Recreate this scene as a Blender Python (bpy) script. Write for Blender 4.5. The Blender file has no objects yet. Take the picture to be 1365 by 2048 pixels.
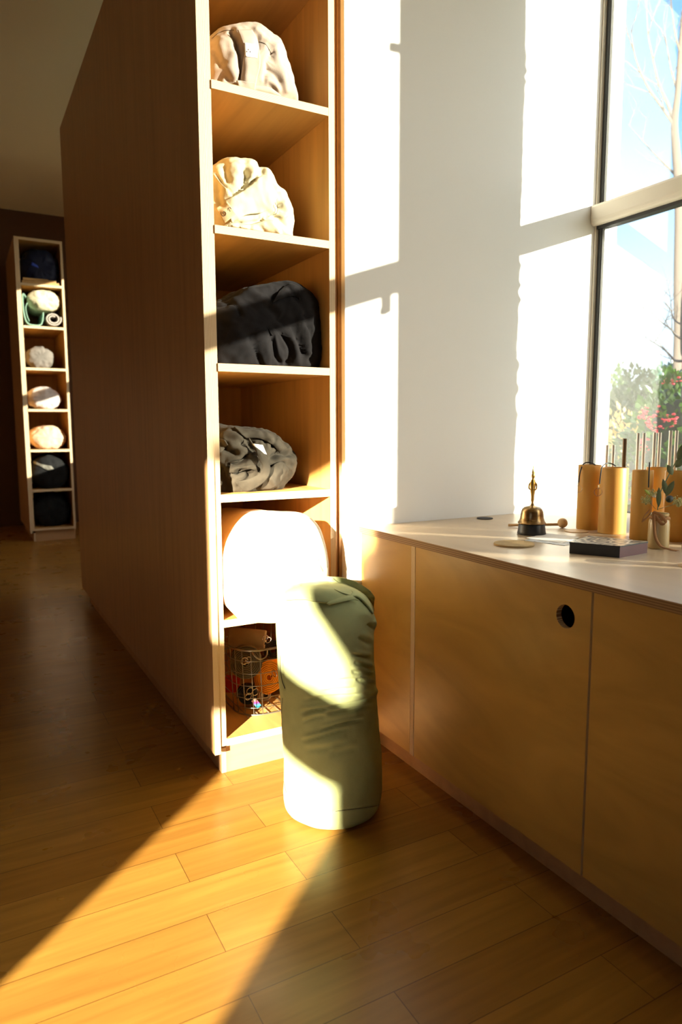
import bpy, bmesh, math, random
import numpy as np
from mathutils import Vector, Matrix, noise
from mathutils.bvhtree import BVHTree
random.seed(7)
SC = bpy.context.scene
COL = SC.collection
PI = math.pi

# ------------------------------------------------------------------ camera
FPX, YAW, PIT, ROL = 1390.46, 0.5015104, 0.120168, -0.0031515
HC = 1.25
_f = Vector((math.sin(YAW)*math.cos(PIT), math.cos(YAW)*math.cos(PIT), -math.sin(PIT)))
_r = Vector((math.cos(YAW), -math.sin(YAW), 0)); _u = _r.cross(_f)
CR = _r*math.cos(ROL) + _u*math.sin(ROL); CU = -_r*math.sin(ROL) + _u*math.cos(ROL); CF = _f
CAM = Vector((0, 0, HC))
cam = bpy.data.cameras.new('camera'); camo = bpy.data.objects.new('camera', cam); COL.objects.link(camo)
camo.matrix_world = Matrix(((CR.x, CU.x, -CF.x, 0), (CR.y, CU.y, -CF.y, 0), (CR.z, CU.z, -CF.z, HC), (0, 0, 0, 1)))
cam.sensor_fit = 'VERTICAL'; cam.sensor_height = 36; cam.sensor_width = 24; cam.lens = FPX/2048*36
cam.dof.use_dof = True; cam.dof.focus_distance = 2.35; cam.dof.aperture_fstop = 3.0
cam.clip_start = 0.05; cam.clip_end = 200
SC.camera = camo

def ray(x, y):
    return (CR*((x-682.5)/FPX) + CU*(-(y-1024)/FPX) + CF)
def hit(x, y, ax, v):
    d = ray(x, y); t = (v-CAM[ax])/d[ax]; return CAM + d*t
def proj(co):                                   # numpy Nx3 -> Nx2 (used to lay folds and seams out along the cloth)
    d = co - np.array([0, 0, HC]); R = np.array([CR, CU, CF]); q = d @ R.T
    return np.stack([682.5 + FPX*q[:, 0]/q[:, 2], 1024 - FPX*q[:, 1]/q[:, 2]], 1)

# ------------------------------------------------------------------ materials
def mat(name, color, rough=.6, metal=0, spec=.5, **kw):
    m = bpy.data.materials.new(name); m.use_nodes = True
    b = m.node_tree.nodes['Principled BSDF']
    b.inputs['Base Color'].default_value = (*color, 1); b.inputs['Roughness'].default_value = rough
    b.inputs['Metallic'].default_value = metal; b.inputs['Specular IOR Level'].default_value = spec
    for k, v in kw.items(): b.inputs[k].default_value = v
    return m
def nodes(m): return m.node_tree.nodes, m.node_tree.links, m.node_tree.nodes['Principled BSDF']
def coords(m, scale, rot=(0, 0, 0)):
    N, L, b = nodes(m); t = N.new('ShaderNodeTexCoord'); mp = N.new('ShaderNodeMapping')
    mp.inputs['Scale'].default_value = scale; mp.inputs['Rotation'].default_value = rot
    L.new(t.outputs['Object'], mp.inputs['Vector']); return mp.outputs['Vector']
def ramp(m, fac, stops):
    N, L, b = nodes(m); r = N.new('ShaderNodeValToRGB')
    while len(r.color_ramp.elements) < len(stops): r.color_ramp.elements.new(.5)
    for e, (p, c) in zip(r.color_ramp.elements, stops): e.position = p; e.color = (*c, 1)
    L.new(fac, r.inputs['Fac']); return r.outputs['Color']
def noise_fac(m, vec, scale, detail=4, dist=0.0):
    N, L, b = nodes(m); n = N.new('ShaderNodeTexNoise'); n.inputs['Scale'].default_value = scale
    n.inputs['Detail'].default_value = detail; n.inputs['Distortion'].default_value = dist
    L.new(vec, n.inputs['Vector']); return n.outputs['Fac']
def bump(m, fac, strength, dist=.002):
    N, L, b = nodes(m); n = N.new('ShaderNodeBump'); n.inputs['Strength'].default_value = strength
    n.inputs['Distance'].default_value = dist; L.new(fac, n.inputs['Height']); L.new(n.outputs['Normal'], b.inputs['Normal'])
def wood(name, c, axis='Z', rough=.42, var=.22, stretch=14, dist=.6):
    m = mat(name, c, rough, spec=.35); N, L, b = nodes(m)
    s = {'X': (1, stretch, stretch), 'Y': (stretch, 1, stretch), 'Z': (stretch, stretch, 1)}[axis]
    v = coords(m, s); f = noise_fac(m, v, 1.6, 7, dist)
    lo = tuple(x*(1-var) for x in c); hi = tuple(min(1, x*(1+var*.7)) for x in c)
    L.new(ramp(m, f, [(.3, lo), (.52, c), (.72, hi)]), b.inputs['Base Color'])
    bump(m, f, .08, .001); return m
def ply_edge(name, axis, origin=0, pitch=.0028, light=(.80, .64, .42), dark=(.36, .20, .09)):
    m = mat(name, light, .6, spec=.2); N, L, b = nodes(m)
    t = N.new('ShaderNodeTexCoord'); s = N.new('ShaderNodeSeparateXYZ'); L.new(t.outputs['Object'], s.inputs[0])
    k = N.new('ShaderNodeMath'); k.operation = 'MULTIPLY'; k.inputs[1].default_value = 2*PI/pitch; L.new(s.outputs[axis], k.inputs[0])
    q = N.new('ShaderNodeMath'); q.operation = 'SINE'; L.new(k.outputs[0], q.inputs[0])
    a = N.new('ShaderNodeMath'); a.operation = 'MULTIPLY_ADD'; a.inputs[1].default_value = .5; a.inputs[2].default_value = .5; L.new(q.outputs[0], a.inputs[0])
    L.new(ramp(m, a.outputs[0], [(.25, dark), (.6, light)]), b.inputs['Base Color']); return m
def cloth(name, c, var=.12, rough=.9, weave=.35):
    m = mat(name, c, rough, spec=.15); N, L, b = nodes(m)
    v = coords(m, (1, 1, 1)); f = noise_fac(m, v, 14, 5)
    L.new(ramp(m, f, [(.35, tuple(x*(1-var) for x in c)), (.65, tuple(min(1, x*(1+var)) for x in c))]), b.inputs['Base Color'])
    g = noise_fac(m, v, 420, 2); bump(m, g, weave, .0015)
    b.inputs['Sheen Weight'].default_value = .02; return m

WOODC = (.60, .34, .12)
M = {}
M['ply_z'] = wood('birch_ply_vertical', (.49, .275, .12), 'Z', .38, .13, 16)
M['ply_y'] = wood('birch_ply_deep', (.60, .34, .11), 'Y', .42, .15, 12)
M['ply_in'] = wood('birch_ply_inner', (.62, .34, .10), 'Z', .42, .15, 12)
M['door'] = wood('birch_door', (.47, .275, .070), 'Y', .40, .16, 3.2, 2.4)
M['edge_x'] = ply_edge('ply_edge_across', 'X')
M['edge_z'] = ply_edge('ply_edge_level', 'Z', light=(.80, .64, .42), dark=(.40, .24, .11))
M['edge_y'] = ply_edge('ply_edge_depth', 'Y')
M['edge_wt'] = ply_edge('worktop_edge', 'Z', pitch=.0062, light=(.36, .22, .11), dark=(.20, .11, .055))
M['top'] = wood('worktop_birch', (.50, .38, .25), 'Y', .33, .07, 6, 1.0)
M['plinth'] = wood('plinth_birch', (.46, .26, .12), 'X', .5, .15, 10)
M['dark'] = mat('dark_gap', (.02, .015, .012), .8)
M['wall'] = mat('white_paint', (.88, .87, .84), .75, spec=.2); bump(M['wall'], noise_fac(M['wall'], coords(M['wall'], (1, 1, 1)), 160, 3), .12, .001)
M['ceil'] = mat('ceiling_paint', (.80, .74, .58), .85, spec=.1)
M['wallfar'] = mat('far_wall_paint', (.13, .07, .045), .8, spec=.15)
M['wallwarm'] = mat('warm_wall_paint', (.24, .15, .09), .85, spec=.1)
M['ext'] = mat('exterior_render', (.55, .50, .44), .9)
M['frame'] = mat('window_frame_cream', (.70, .64, .53), .45)
M['gasket'] = mat('black_gasket', (.03, .03, .03), .6)
M['alu'] = mat('grey_aluminium', (.36, .37, .37), .4, .7)

def floor_mat():
    m = mat('maple_floor', (.5, .24, .05), .24, spec=.36); N, L, b = nodes(m)
    v = coords(m, (1, 1, 1)); br = N.new('ShaderNodeTexBrick'); L.new(v, br.inputs['Vector'])
    br.offset = .37; br.offset_frequency = 2
    for k, x in dict(Scale=1, **{'Mortar Size': .0011, 'Mortar Smooth': .3, 'Bias': 0, 'Brick Width': .78, 'Row Height': .148}).items(): br.inputs[k].default_value = x
    br.inputs['Color1'].default_value = (.385, .196, .038, 1); br.inputs['Color2'].default_value = (.31, .145, .026, 1); br.inputs['Mortar'].default_value = (.10, .04, .01, 1)
    g = noise_fac(m, coords(m, (1.5, 22, 1)), 1.5, 6, .5); r = ramp(m, g, [(.3, (.80, .78, .76)), (.7, (1.12, 1.12, 1.12))])
    mx = N.new('ShaderNodeMix'); mx.data_type = 'RGBA'; mx.blend_type = 'MULTIPLY'; mx.inputs[0].default_value = 1
    L.new(br.outputs['Color'], mx.inputs[6]); L.new(r, mx.inputs[7]); L.new(mx.outputs[2], b.inputs['Base Color'])
    g2 = noise_fac(m, v, 5, 3); rr = N.new('ShaderNodeMapRange'); rr.inputs[3].default_value = .22; rr.inputs[4].default_value = .36
    L.new(g2, rr.inputs[0]); L.new(rr.outputs[0], b.inputs['Roughness'])
    bump(m, br.outputs['Fac'], -.15, .001); return m
M['floor'] = floor_mat()

def glass_pane_mat():
    m = bpy.data.materials.new('window_glass'); m.use_nodes = True; N, L = m.node_tree.nodes, m.node_tree.links
    N.clear(); o = N.new('ShaderNodeOutputMaterial'); t = N.new('ShaderNodeBsdfTransparent'); g = N.new('ShaderNodeBsdfGlossy')
    t.inputs[0].default_value = (.93, .96, .95, 1); g.inputs['Roughness'].default_value = .0
    ge = N.new('ShaderNodeNewGeometry'); dp = N.new('ShaderNodeVectorMath'); dp.operation = 'DOT_PRODUCT'
    L.new(ge.outputs['Normal'], dp.inputs[0]); L.new(ge.outputs['Incoming'], dp.inputs[1])
    def mth(op, x, y=None):
        n = N.new('ShaderNodeMath'); n.operation = op; L.new(x, n.inputs[0])
        if y is not None: n.inputs[1].default_value = y
        return n
    q = mth('ABSOLUTE', dp.outputs['Value']); q = mth('MULTIPLY_ADD', q.outputs[0], -1.0); q.inputs[2].default_value = 1.0
    q = mth('POWER', q.outputs[0], 5.0); k = mth('MULTIPLY_ADD', q.outputs[0], .90); k.inputs[2].default_value = .13; k.use_clamp = True
    mx = N.new('ShaderNodeMixShader'); L.new(k.outputs[0], mx.inputs[0]); L.new(t.outputs[0], mx.inputs[1]); L.new(g.outputs[0], mx.inputs[2])
    L.new(mx.outputs[0], o.inputs[0]); return m
M['pane'] = glass_pane_mat()
def clear_glass():
    m = mat('clear_glass', (1, 1, 1), .02, spec=.5); b = m.node_tree.nodes['Principled BSDF']
    b.inputs['Transmission Weight'].default_value = 1; b.inputs['IOR'].default_value = 1.45; return m
M['glass'] = clear_glass()

# ------------------------------------------------------------------ helpers
def tag(o, label=None, cat=None, group=None, kind=None):
    if label: o['label'] = label
    if cat: o['category'] = cat
    if group: o['group'] = group
    if kind: o['kind'] = kind
    return o
def empty(name, loc, label=None, cat=None, group=None, kind=None):
    o = bpy.data.objects.new(name, None); COL.objects.link(o); o.location = loc; o.empty_display_size = .05
    return tag(o, label, cat, group, kind)
def link(name, me, mats, parent=None, smooth=False):
    for m in (mats if isinstance(mats, (list, tuple)) else [mats]): me.materials.append(m)
    if smooth:
        for p in me.polygons: p.use_smooth = True
    o = bpy.data.objects.new(name, me); COL.objects.link(o)
    if parent:
        o.parent = parent
        w = Vector((0, 0, 0)); p = parent
        while p: w += Vector(p.location); p = p.parent
        o.location = -w                     # the mesh is written in place
    return o
def from_bm(name, bm, mats, parent=None, smooth=False):
    me = bpy.data.meshes.new(name); bm.normal_update(); bm.to_mesh(me); bm.free(); return link(name, me, mats, parent, smooth)
def add_box(bm, a, b, mi=0, bev=0):
    a, b = Vector(a), Vector(b); r = bmesh.ops.create_cube(bm, size=1)
    bmesh.ops.transform(bm, matrix=Matrix.Translation((a+b)/2) @ Matrix.Diagonal((*(b-a), 1)), verts=r['verts'])
    fs = list({f for v in r['verts'] for f in v.link_faces})
    if bev:
        es = list({e for f in fs for e in f.edges}); rr = bmesh.ops.bevel(bm, geom=es, offset=bev, segments=2, affect='EDGES', profile=.7); fs = [f for f in fs if f.is_valid] + rr['faces']
    for f in fs: f.material_index = mi
    return fs
def board(name, a, b, thin, mats, parent=None, bev=.0008):
    """A board: the faces across its thin axis get the face veneer, all others the layered edge."""
    bm = bmesh.new(); add_box(bm, a, b, 0, bev); bm.normal_update(); ax = 'XYZ'.index(thin)
    for f in bm.faces:
        f.normal_update(); f.material_index = 0 if abs(f.normal[ax]) > .75 else 1
    return from_bm(name, bm, mats, parent)
def box(name, a, b, m, parent=None, bev=.001):
    bm = bmesh.new(); add_box(bm, a, b, 0, bev); return from_bm(name, bm, m, parent)
def prism(bm, pts, axis, lo, hi, mi=0):
    """polygon pts (2-D) extruded along axis from lo to hi"""
    def mk(p, t):
        return {'X': (t, p[0], p[1]), 'Y': (p[0], t, p[1]), 'Z': (p[0], p[1], t)}[axis]
    A = [bm.verts.new(mk(p, lo)) for p in pts]; B = [bm.verts.new(mk(p, hi)) for p in pts]; n = len(pts)
    fs = [bm.faces.new(A), bm.faces.new(B[::-1])] + [bm.faces.new((A[i], B[i], B[(i+1) % n], A[(i+1) % n])) for i in range(n)]
    for f in fs: f.material_index = mi
    bmesh.ops.recalc_face_normals(bm, faces=fs)
def add_tube(bm, pts, r, seg=10, closed=False, mi=0):
    pts = [Vector(p) for p in pts]; n = len(pts); rs = r if isinstance(r, (list, tuple)) else [r]*n; rings = []; up = None
    for i, p in enumerate(pts):
        if closed: t = pts[(i+1) % n]-pts[i-1]
        else: t = pts[min(i+1, n-1)]-pts[max(i-1, 0)]
        t.normalize()
        if up is None: up = t.orthogonal().normalized()
        up = (up - t*up.dot(t)); up = up.normalized() if up.length > 1e-6 else t.orthogonal().normalized()
        s = t.cross(up)
        rings.append([bm.verts.new(p + (up*math.cos(2*PI*k/seg)+s*math.sin(2*PI*k/seg))*rs[i]) for k in range(seg)])
    fs = []
    for i in range(n if closed else n-1):
        A, B = rings[i], rings[(i+1) % n]
        for k in range(seg): fs.append(bm.faces.new((A[k], A[(k+1) % seg], B[(k+1) % seg], B[k])))
    if not closed: fs += [bm.faces.new(rings[0][::-1]), bm.faces.new(rings[-1])]
    for f in fs: f.material_index = mi; f.smooth = True
def tube(name, pts, r, m, parent=None, seg=10, closed=False):
    bm = bmesh.new(); add_tube(bm, pts, r, seg, closed); return from_bm(name, bm, m, parent)
def add_lathe(bm, prof, c, seg=32, mi=0, M4=None):
    rings = []
    for r, z in prof:
        if r < 1e-5: rings.append([bm.verts.new((0, 0, z))])
        else: rings.append([bm.verts.new((r*math.cos(2*PI*k/seg), r*math.sin(2*PI*k/seg), z)) for k in range(seg)])
    fs = []
    for A, B in zip(rings, rings[1:]):
        for k in range(seg):
            a = A[k % len(A)]; a2 = A[(k+1) % len(A)]; b = B[k % len(B)]; b2 = B[(k+1) % len(B)]
            vs = []
            for v in (a, a2, b2, b):
                if v not in vs: vs.append(v)
            if len(vs) > 2: fs.append(bm.faces.new(vs))
    mt = Matrix.Translation(c) @ (M4 or Matrix.Identity(4))
    for v in {v for R in rings for v in R}: v.co = mt @ v.co
    for f in fs: f.smooth = True; f.material_index = mi
    bmesh.ops.recalc_face_normals(bm, faces=fs)
def lathe(name, prof, c, m, parent=None, seg=32, M4=None, auto=True):
    bm = bmesh.new(); add_lathe(bm, prof, c, seg, 0, M4); o = from_bm(name, bm, m, parent)
    if auto:
        es = o.modifiers.new('split', 'EDGE_SPLIT'); es.split_angle = math.radians(40)
    return o
def catmull(P, n=12, closed=False):
    P = [Vector(p) for p in P]; out = []; N = len(P)
    for i in range(N if closed else N-1):
        g = (lambda j: P[j % N]) if closed else (lambda j: P[max(0, min(N-1, j))])
        p0, p1, p2, p3 = g(i-1), g(i), g(i+1), g(i+2)
        for k in range(n):
            t = k/n; out.append(.5*((2*p1)+(p2-p0)*t+(2*p0-5*p1+4*p2-p3)*t*t+(3*p1-p0-3*p2+p3)*t**3))
    if not closed: out.append(P[-1])
    return out
def dup(root, loc=None):
    r = root.copy(); COL.objects.link(r)
    if loc is not None: r.location = loc
    for ch in list(root.children):
        c = ch.copy(); COL.objects.link(c); c.parent = r
        for g in list(ch.children):
            d = g.copy(); COL.objects.link(d); d.parent = c
    return r

# ------------------------------------------------------------------ room shell
YF = 2.275
FARY, CEIL = 9.9, 3.96
def S(o): return tag(o, kind='structure')
S(box('floor', (-2.1, -2.7, -.08), (2.7, FARY+.1, 0), M['floor'], bev=0))
S(box('ceiling', (-2.1, -2.7, CEIL), (2.7, FARY+.1, CEIL+.08), M['ceil'], bev=0))
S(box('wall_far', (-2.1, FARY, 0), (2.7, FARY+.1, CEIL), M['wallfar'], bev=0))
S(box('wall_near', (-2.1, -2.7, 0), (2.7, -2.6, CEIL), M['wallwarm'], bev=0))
S(box('wall_pier', (1.266, YF, 0), (2.68, 2.60, CEIL), M['wall'], bev=.002))
# west wall: unseen, its opening and bar made up to shape the added sun's beam
bm = bmesh.new(); X0, X1 = -2.05, -2.0
zt = lambda y: 2.055 - .32*(y+.20)
def quad(y0, z0, y1, z1, ztop0=None, ztop1=None):
    prism(bm, [(y0, z0), (y1, z0), (y1, ztop1 if ztop1 is not None else z1), (y0, ztop0 if ztop0 is not None else z1)], 'X', X0, X1)
yl, yr = -.925, -.185
quad(-2.7, 0, -1.06, CEIL); quad(yr, 0, FARY, CEIL); quad(yl, 0, yr, .45)
# head of the opening, cut with a lobe to shade the bolster
prism(bm, [(-1.06, 1.42), (-.996, 1.42), (-.99, 1.526), (-.971, 1.571), (-.941, 1.612), (-.891, 1.663), (-.836, 1.711), (-.796, 1.77), (-.765, 1.83), (-.77, 1.89), (-.82, 1.93), (-.876, 1.95), (-.880, 2.27), (-.56, 2.165), (-.407, 2.12), (yr, 2.05), (yr, CEIL), (-1.06, CEIL)], 'X', X0, X1)
prism(bm, [(-1.06, 1.15), (yl, 1.16), (-.60, 1.215), (yr, 1.19), (yr, 1.445), (-.60, 1.485), (yl, 1.435), (-1.06, 1.42)], 'X', X0, X1)
quad(-1.06, 0, yl, 1.155)
S(from_bm('wall_left', bm, M['wallwarm']))
# east wall with three window openings, plus one added to light the ceiling
XE, XO = 2.53, 2.68
bm = bmesh.new(); a = add_box
SILL = .855; HEAD = 3.33
a(bm, (XE, -2.7, 0), (XO, YF, SILL)); a(bm, (XE, -2.7, HEAD), (XO, YF, CEIL)); a(bm, (XE, -2.7, SILL), (XO, -.9, HEAD)); a(bm, (XE, 1.14, SILL), (XO, 1.625, HEAD))
a(bm, (XE, 2.6, 0), (XO, 3.6, CEIL)); a(bm, (XE, 5.2, 0), (XO, 5.9, CEIL)); a(bm, (XE, 3.6, 0), (XO, 5.2, SILL)); a(bm, (XE, 3.6, HEAD), (XO, 5.2, CEIL)); a(bm, (XE, 7.3, 0), (XO, FARY, CEIL)); a(bm, (XE, 5.9, 0), (XO, 7.3, 1.33)); a(bm, (XE, 5.9, 3.4), (XO, 7.3, CEIL))
S(from_bm('wall_right', bm, M['wall']))
# rough outer plaster arris of the pier between the two windows
bm = bmesh.new(); rnd = random.Random(3); zs = [SILL + i*.02 for i in range(int((HEAD-SILL)/.02)+1)]; edge = []
off = 0
for i, z in enumerate(zs):
    off = off*.75 + rnd.uniform(-.004, .004); e = .004 + off
    if rnd.random() < .08: e += .014
    edge.append((1.628+e, z))
prism(bm, [(1.60, zs[0])] + edge + [(1.60, zs[-1])], 'X', 2.655, 2.683)
S(from_bm('trim_1', bm, M['ext']))
# windows
def window(n, y0, y1, z0, z1, tz, jamb=True):
    r = empty('window_%d' % n, (2.56, (y0+y1)/2, z0), kind='structure')
    bm = bmesh.new()
    for (ya, yb) in ((y0, y0+.008), (y1-.008, y1)): a(bm, (2.535, ya, z0), (2.60, yb, z1), 0, .001)
    a(bm, (2.535, y0, z0), (2.60, y1, z0+.02), 0, .001); a(bm, (2.535, y0, z1-.03), (2.60, y1, z1), 0, .001)
    from_bm('window_frame', bm, M['frame'], r)
    bm = bmesh.new()
    for (ya, yb) in ((y0+.008, y0+.026), (y1-.026, y1-.008)): a(bm, (2.553, ya, z0+.02), (2.575, yb, z1-.03), 0, 0)
    a(bm, (2.553, y0, z0+.02), (2.575, y1, z0+.026), 0, 0)
    from_bm('window_gasket', bm, M['gasket'], r)
    bm = bmesh.new()
    for (ya, yb) in ((y0+.026, y0+.042), (y1-.042, y1-.026)): a(bm, (2.556, ya, z0+.02), (2.59, yb, z1-.03), 0, .001)
    from_bm('window_bead', bm, M['alu'], r)
    # transom: rounded cream bar with a dark underside
    bm = bmesh.new(); Zc, hh = tz, .044; prof = []
    for k in range(9):
        t = -PI/2 + PI*k/8; prof.append((2.525 - .018*math.cos(t), Zc + hh*math.sin(t)*.5 + (hh*.5 if t > 0 else -hh*.5)))
    prof += [(2.60, Zc+hh), (2.60, Zc-hh)]
    prism(bm, prof, 'Y', y0+.001, y1-.001); from_bm('transom', bm, M['frame'], r)
    box('transom_seal', (2.54, y0+.002, Zc-hh-.014), (2.58, y1-.002, Zc-hh), M['gasket'], r, 0)
    box('transom_line', (2.5235, y0+.01, Zc-.012), (2.53, y1-.01, Zc-.0105), M['alu'], r, 0)
    box('pane', (2.564, y0+.02, z0+.02), (2.568, y1-.02, tz-hh-.01), M['pane'], r, 0)
    box('pane', (2.564, y0+.02, tz+hh), (2.568, y1-.02, z1-.03), M['pane'], r, 0)
    return r
window(1, 1.625, YF, SILL, HEAD, 2.178)
w2 = window(2, -.9, 1.14, SILL, HEAD, 2.178)
bm = bmesh.new(); add_box(bm, (2.505, 1.072, 2.045), (2.54, 1.088, 2.135), 0, .003); add_box(bm, (2.505, 1.066, 2.035), (2.52, 1.094, 2.06), 0, .003); from_bm('window_handle', bm, M['alu'], w2)
bm = bmesh.new(); add_box(bm, (2.505, 1.105, 2.955), (2.54, 1.128, 2.985), 0, .003); from_bm('window_catch', bm, M['alu'], w2)
window(4, 3.6, 5.2, SILL, HEAD, 2.178)  # unseen window added so its sun brightens the far ceiling
window(3, 5.9, 7.3, 1.33, 3.4, 2.20)

# ------------------------------------------------------------------ tall shelving units
PLY = [M['ply_z'], M['edge_x']]; PLYI = [M['ply_in'], M['edge_x']]; SH = [M['ply_y'], M['edge_z']]
def shelf_unit(name, ox, yf, label, deep, zs, top, xr=1.203, far=False):
    r = empty(name, (ox+.99, yf+.4, 0), label, 'shelving unit')
    x = lambda v: v+ox
    yb = yf+deep
    board('side_panel', (x(.734), yf, .096), (x(.7565), yb, top), 'X', PLY, r)
    board('inner_side', (x(.7575), yf+.006, .121), (x(.7795), yf+.93, top-.03), 'X', PLYI, r)
    board('inner_side', (x(xr), yf+.001, .121), (x(xr+.024), yf+.93, top-.03), 'X', PLYI, r)
    board('back_panel', (x(.7795), yf+.915, .121), (x(xr), yf+.93, top-.03), 'Y', [M['ply_in'], M['edge_y']], r)
    board('top_board', (x(.7565), yf+.001, top-.0299), (x(xr+.024), yb, top-.001), 'Z', SH, r)
    for z in zs: board('shelf', (x(.7797), yf+.001, z-.027), (x(xr-.0002), yf+.914, z), 'Z', SH, r)
    board('rear_cupboard', (x(.757), yf+.94, .121), (x(xr+.024), yb, top-.031), 'X', PLY, r)
    board('plinth_front', (x(.79), yf+.045, 0), (x(xr+.02), yf+.063, .12), 'Y', [M['plinth'], M['edge_z']], r)
    board('plinth_side', (x(.772), yf+.045, 0), (x(.79), yb-.1, .0955), 'X', [M['plinth'], M['edge_z']], r)
    return r
ZS = [.148, .583, 1.0245, 1.4672, 1.9125, 2.358, 2.803]
shelf_unit('shelving_unit', 0, YF, 'tall plywood shelving unit with bolsters in its cubbies, standing by the white wall', 3.02, ZS, 3.275)
shelf_unit('shelving_unit', -.09, 8.35, 'distant tall plywood shelving unit with mats and bags, seen past the long plywood side', 1.35, [.148, .583, 1.0245, 1.4672, 1.9125, 2.358, 2.803], 3.275, xr=1.19)
f = board('trim_2', (1.2275, YF+.033, 0), (1.2508, YF+.06, 3.27), 'Y', [M['plinth'], M['edge_x']]); S(f)
f = board('trim_3', (1.2535, YF+.026, 0), (1.2655, YF+.06, 3.27), 'Y', [M['plinth'], M['edge_x']]); S(f)

# ------------------------------------------------------------------ low cabinets and worktop
XD = 1.335; ZC = .8775
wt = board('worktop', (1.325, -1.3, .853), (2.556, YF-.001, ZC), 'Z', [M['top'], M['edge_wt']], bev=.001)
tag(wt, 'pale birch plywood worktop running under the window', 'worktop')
def cabinet(y0, y1, label, hole=None, fixed=False):
    r = empty('base_cabinet', (1.7, (y0+y1)/2, .1), label, 'cabinet', None)
    bm = bmesh.new(); d = XD+.02
    a(bm, (d, y0+.001, .107), (2.5, y0+.016, .8525)); a(bm, (d, y1-.016, .107), (2.5, y1-.001, .8525)); a(bm, (d, y0+.016, .107), (2.5, y1-.016, .122)); a(bm, (2.485, y0+.016, .122), (2.5, y1-.016, .8525))
    from_bm('carcass', bm, M['dark'] if False else M['ply_in'], r)
    ya, yb = y0+.002, y1-.002
    bm = bmesh.new()
    if hole:
        hy, hz, hr = hole; n = 40
        ring = [(hy+hr*math.cos(2*PI*k/n), hz+hr*math.sin(2*PI*k/n)) for k in range(n)]
        def outer(k):
            c, s = math.cos(2*PI*k/n), math.sin(2*PI*k/n); t = 1e9
            if c > 1e-9: t = min(t, (yb-hy)/c)
            if c < -1e-9: t = min(t, (ya-hy)/c)
            if s > 1e-9: t = min(t, (.8505-hz)/s)
            if s < -1e-9: t = min(t, (.108-hz)/s)
            return (hy+c*t, hz+s*t)
        outs = [outer(k) for k in range(n)]
        corners = [(yb, .8505), (ya, .8505), (ya, .108), (yb, .108)]
        for x, flip in ((XD, 1), (XD+.018, 0)):
            R = [bm.verts.new((x, *p)) for p in ring]; O = [bm.verts.new((x, *p)) for p in outs]; C = [bm.verts.new((x, *p)) for p in corners]
            for k in range(n):
                k2 = (k+1) % n; vs = [R[k], R[k2], O[k2], O[k]]
                # insert a corner where the two outer points lie on different sides
                p, q = outs[k], outs[k2]
                if abs(p[0]-q[0]) > 1e-6 and abs(p[1]-q[1]) > 1e-6:
                    ang = math.atan2((p[1]+q[1])/2-hz, (p[0]+q[0])/2-hy); ci = min(range(4), key=lambda i: abs(math.atan2(math.sin(math.atan2(corners[i][1]-hz, corners[i][0]-hy)-ang), math.cos(math.atan2(corners[i][1]-hz, corners[i][0]-hy)-ang))))
                    vs = [R[k], R[k2], O[k2], C[ci], O[k]]
                bm.faces.new(vs)
            if x == XD: RA, OA = R, O
            else: RB = R
        for k in range(n): f = bm.faces.new((RA[k], RA[(k+1) % n], RB[(k+1) % n], RB[k])); f.material_index = 1
        for (p, q) in (((ya, .108), (yb, .108)), ((yb, .108), (yb, .8505)), ((yb, .8505), (ya, .8505)), ((ya, .8505), (ya, .108))):
            f = bm.faces.new([bm.verts.new((XD, *p)), bm.verts.new((XD, *q)), bm.verts.new((XD+.018, *q)), bm.verts.new((XD+.018, *p))]); f.material_index = 1
        bmesh.ops.recalc_face_normals(bm, faces=bm.faces)
        from_bm('door', bm, [M['door'], M['edge_y']], r)
    else:
        bm.free()
        board('fixed_front' if fixed else 'door', (XD, ya, .108), (XD+.018, yb, .8505), 'X', [M['door'], M['edge_y']], r)
    return r
cabinet(1.934, YF-.001, 'narrow base cabinet with plain yellow birch front in the corner by the white wall', fixed=True)
cabinet(1.160, 1.912, 'birch base cabinet whose door has a round dark finger hole', hole=(1.243, .770, .031))
cabinet(.40, 1.157, 'plain birch base cabinet beside the holed door, cut by the picture edge')
cabinet(-.40, .397, 'plain birch base cabinet outside the frame nearest the viewer')
tag(box('divider_panel', (XD-.001, 1.9125, .106), (2.5, 1.9335, .852), M['edge_y']), 'upright plywood divider edge between narrow corner cabinet and holed door', 'divider')
S(board('trim_4', (1.405, -1.3, 0), (1.423, YF-.002, .1065), 'X', [M['plinth'], M['edge_z']]))

# ------------------------------------------------------------------ cloth bundles
def fbm(P, scale, seed, oct=3):
    out = np.empty(len(P))
    for i, p in enumerate(P):
        v = Vector((p[0]*scale+seed*7.3, p[1]*scale-seed*3.1, p[2]*scale+seed)); out[i] = noise.fractal(v, .9, 2.1, oct)
    return out
def smooth_poly(pts, n=220):
    P = catmull([Vector((x, y, 0)) for x, y in pts], 14, True); A = np.array([(p.x, p.y) for p in P]); return A
def seg_dist(Q, line):
    best = np.full(len(Q), 1e9); side = np.zeros(len(Q))
    for a, b in zip(line[:-1], line[1:]):
        a = np.array(a, float); b = np.array(b, float); d = b-a; L = max(d@d, 1e-9)
        t = np.clip(((Q-a)@d)/L, 0, 1); v = Q-(a+t[:, None]*d); D = np.hypot(v[:, 0], v[:, 1])
        m = D < best; best[m] = D[m]; side[m] = np.sign(d[0]*v[m, 1]-d[1]*v[m, 0])
    return best, side
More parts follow.
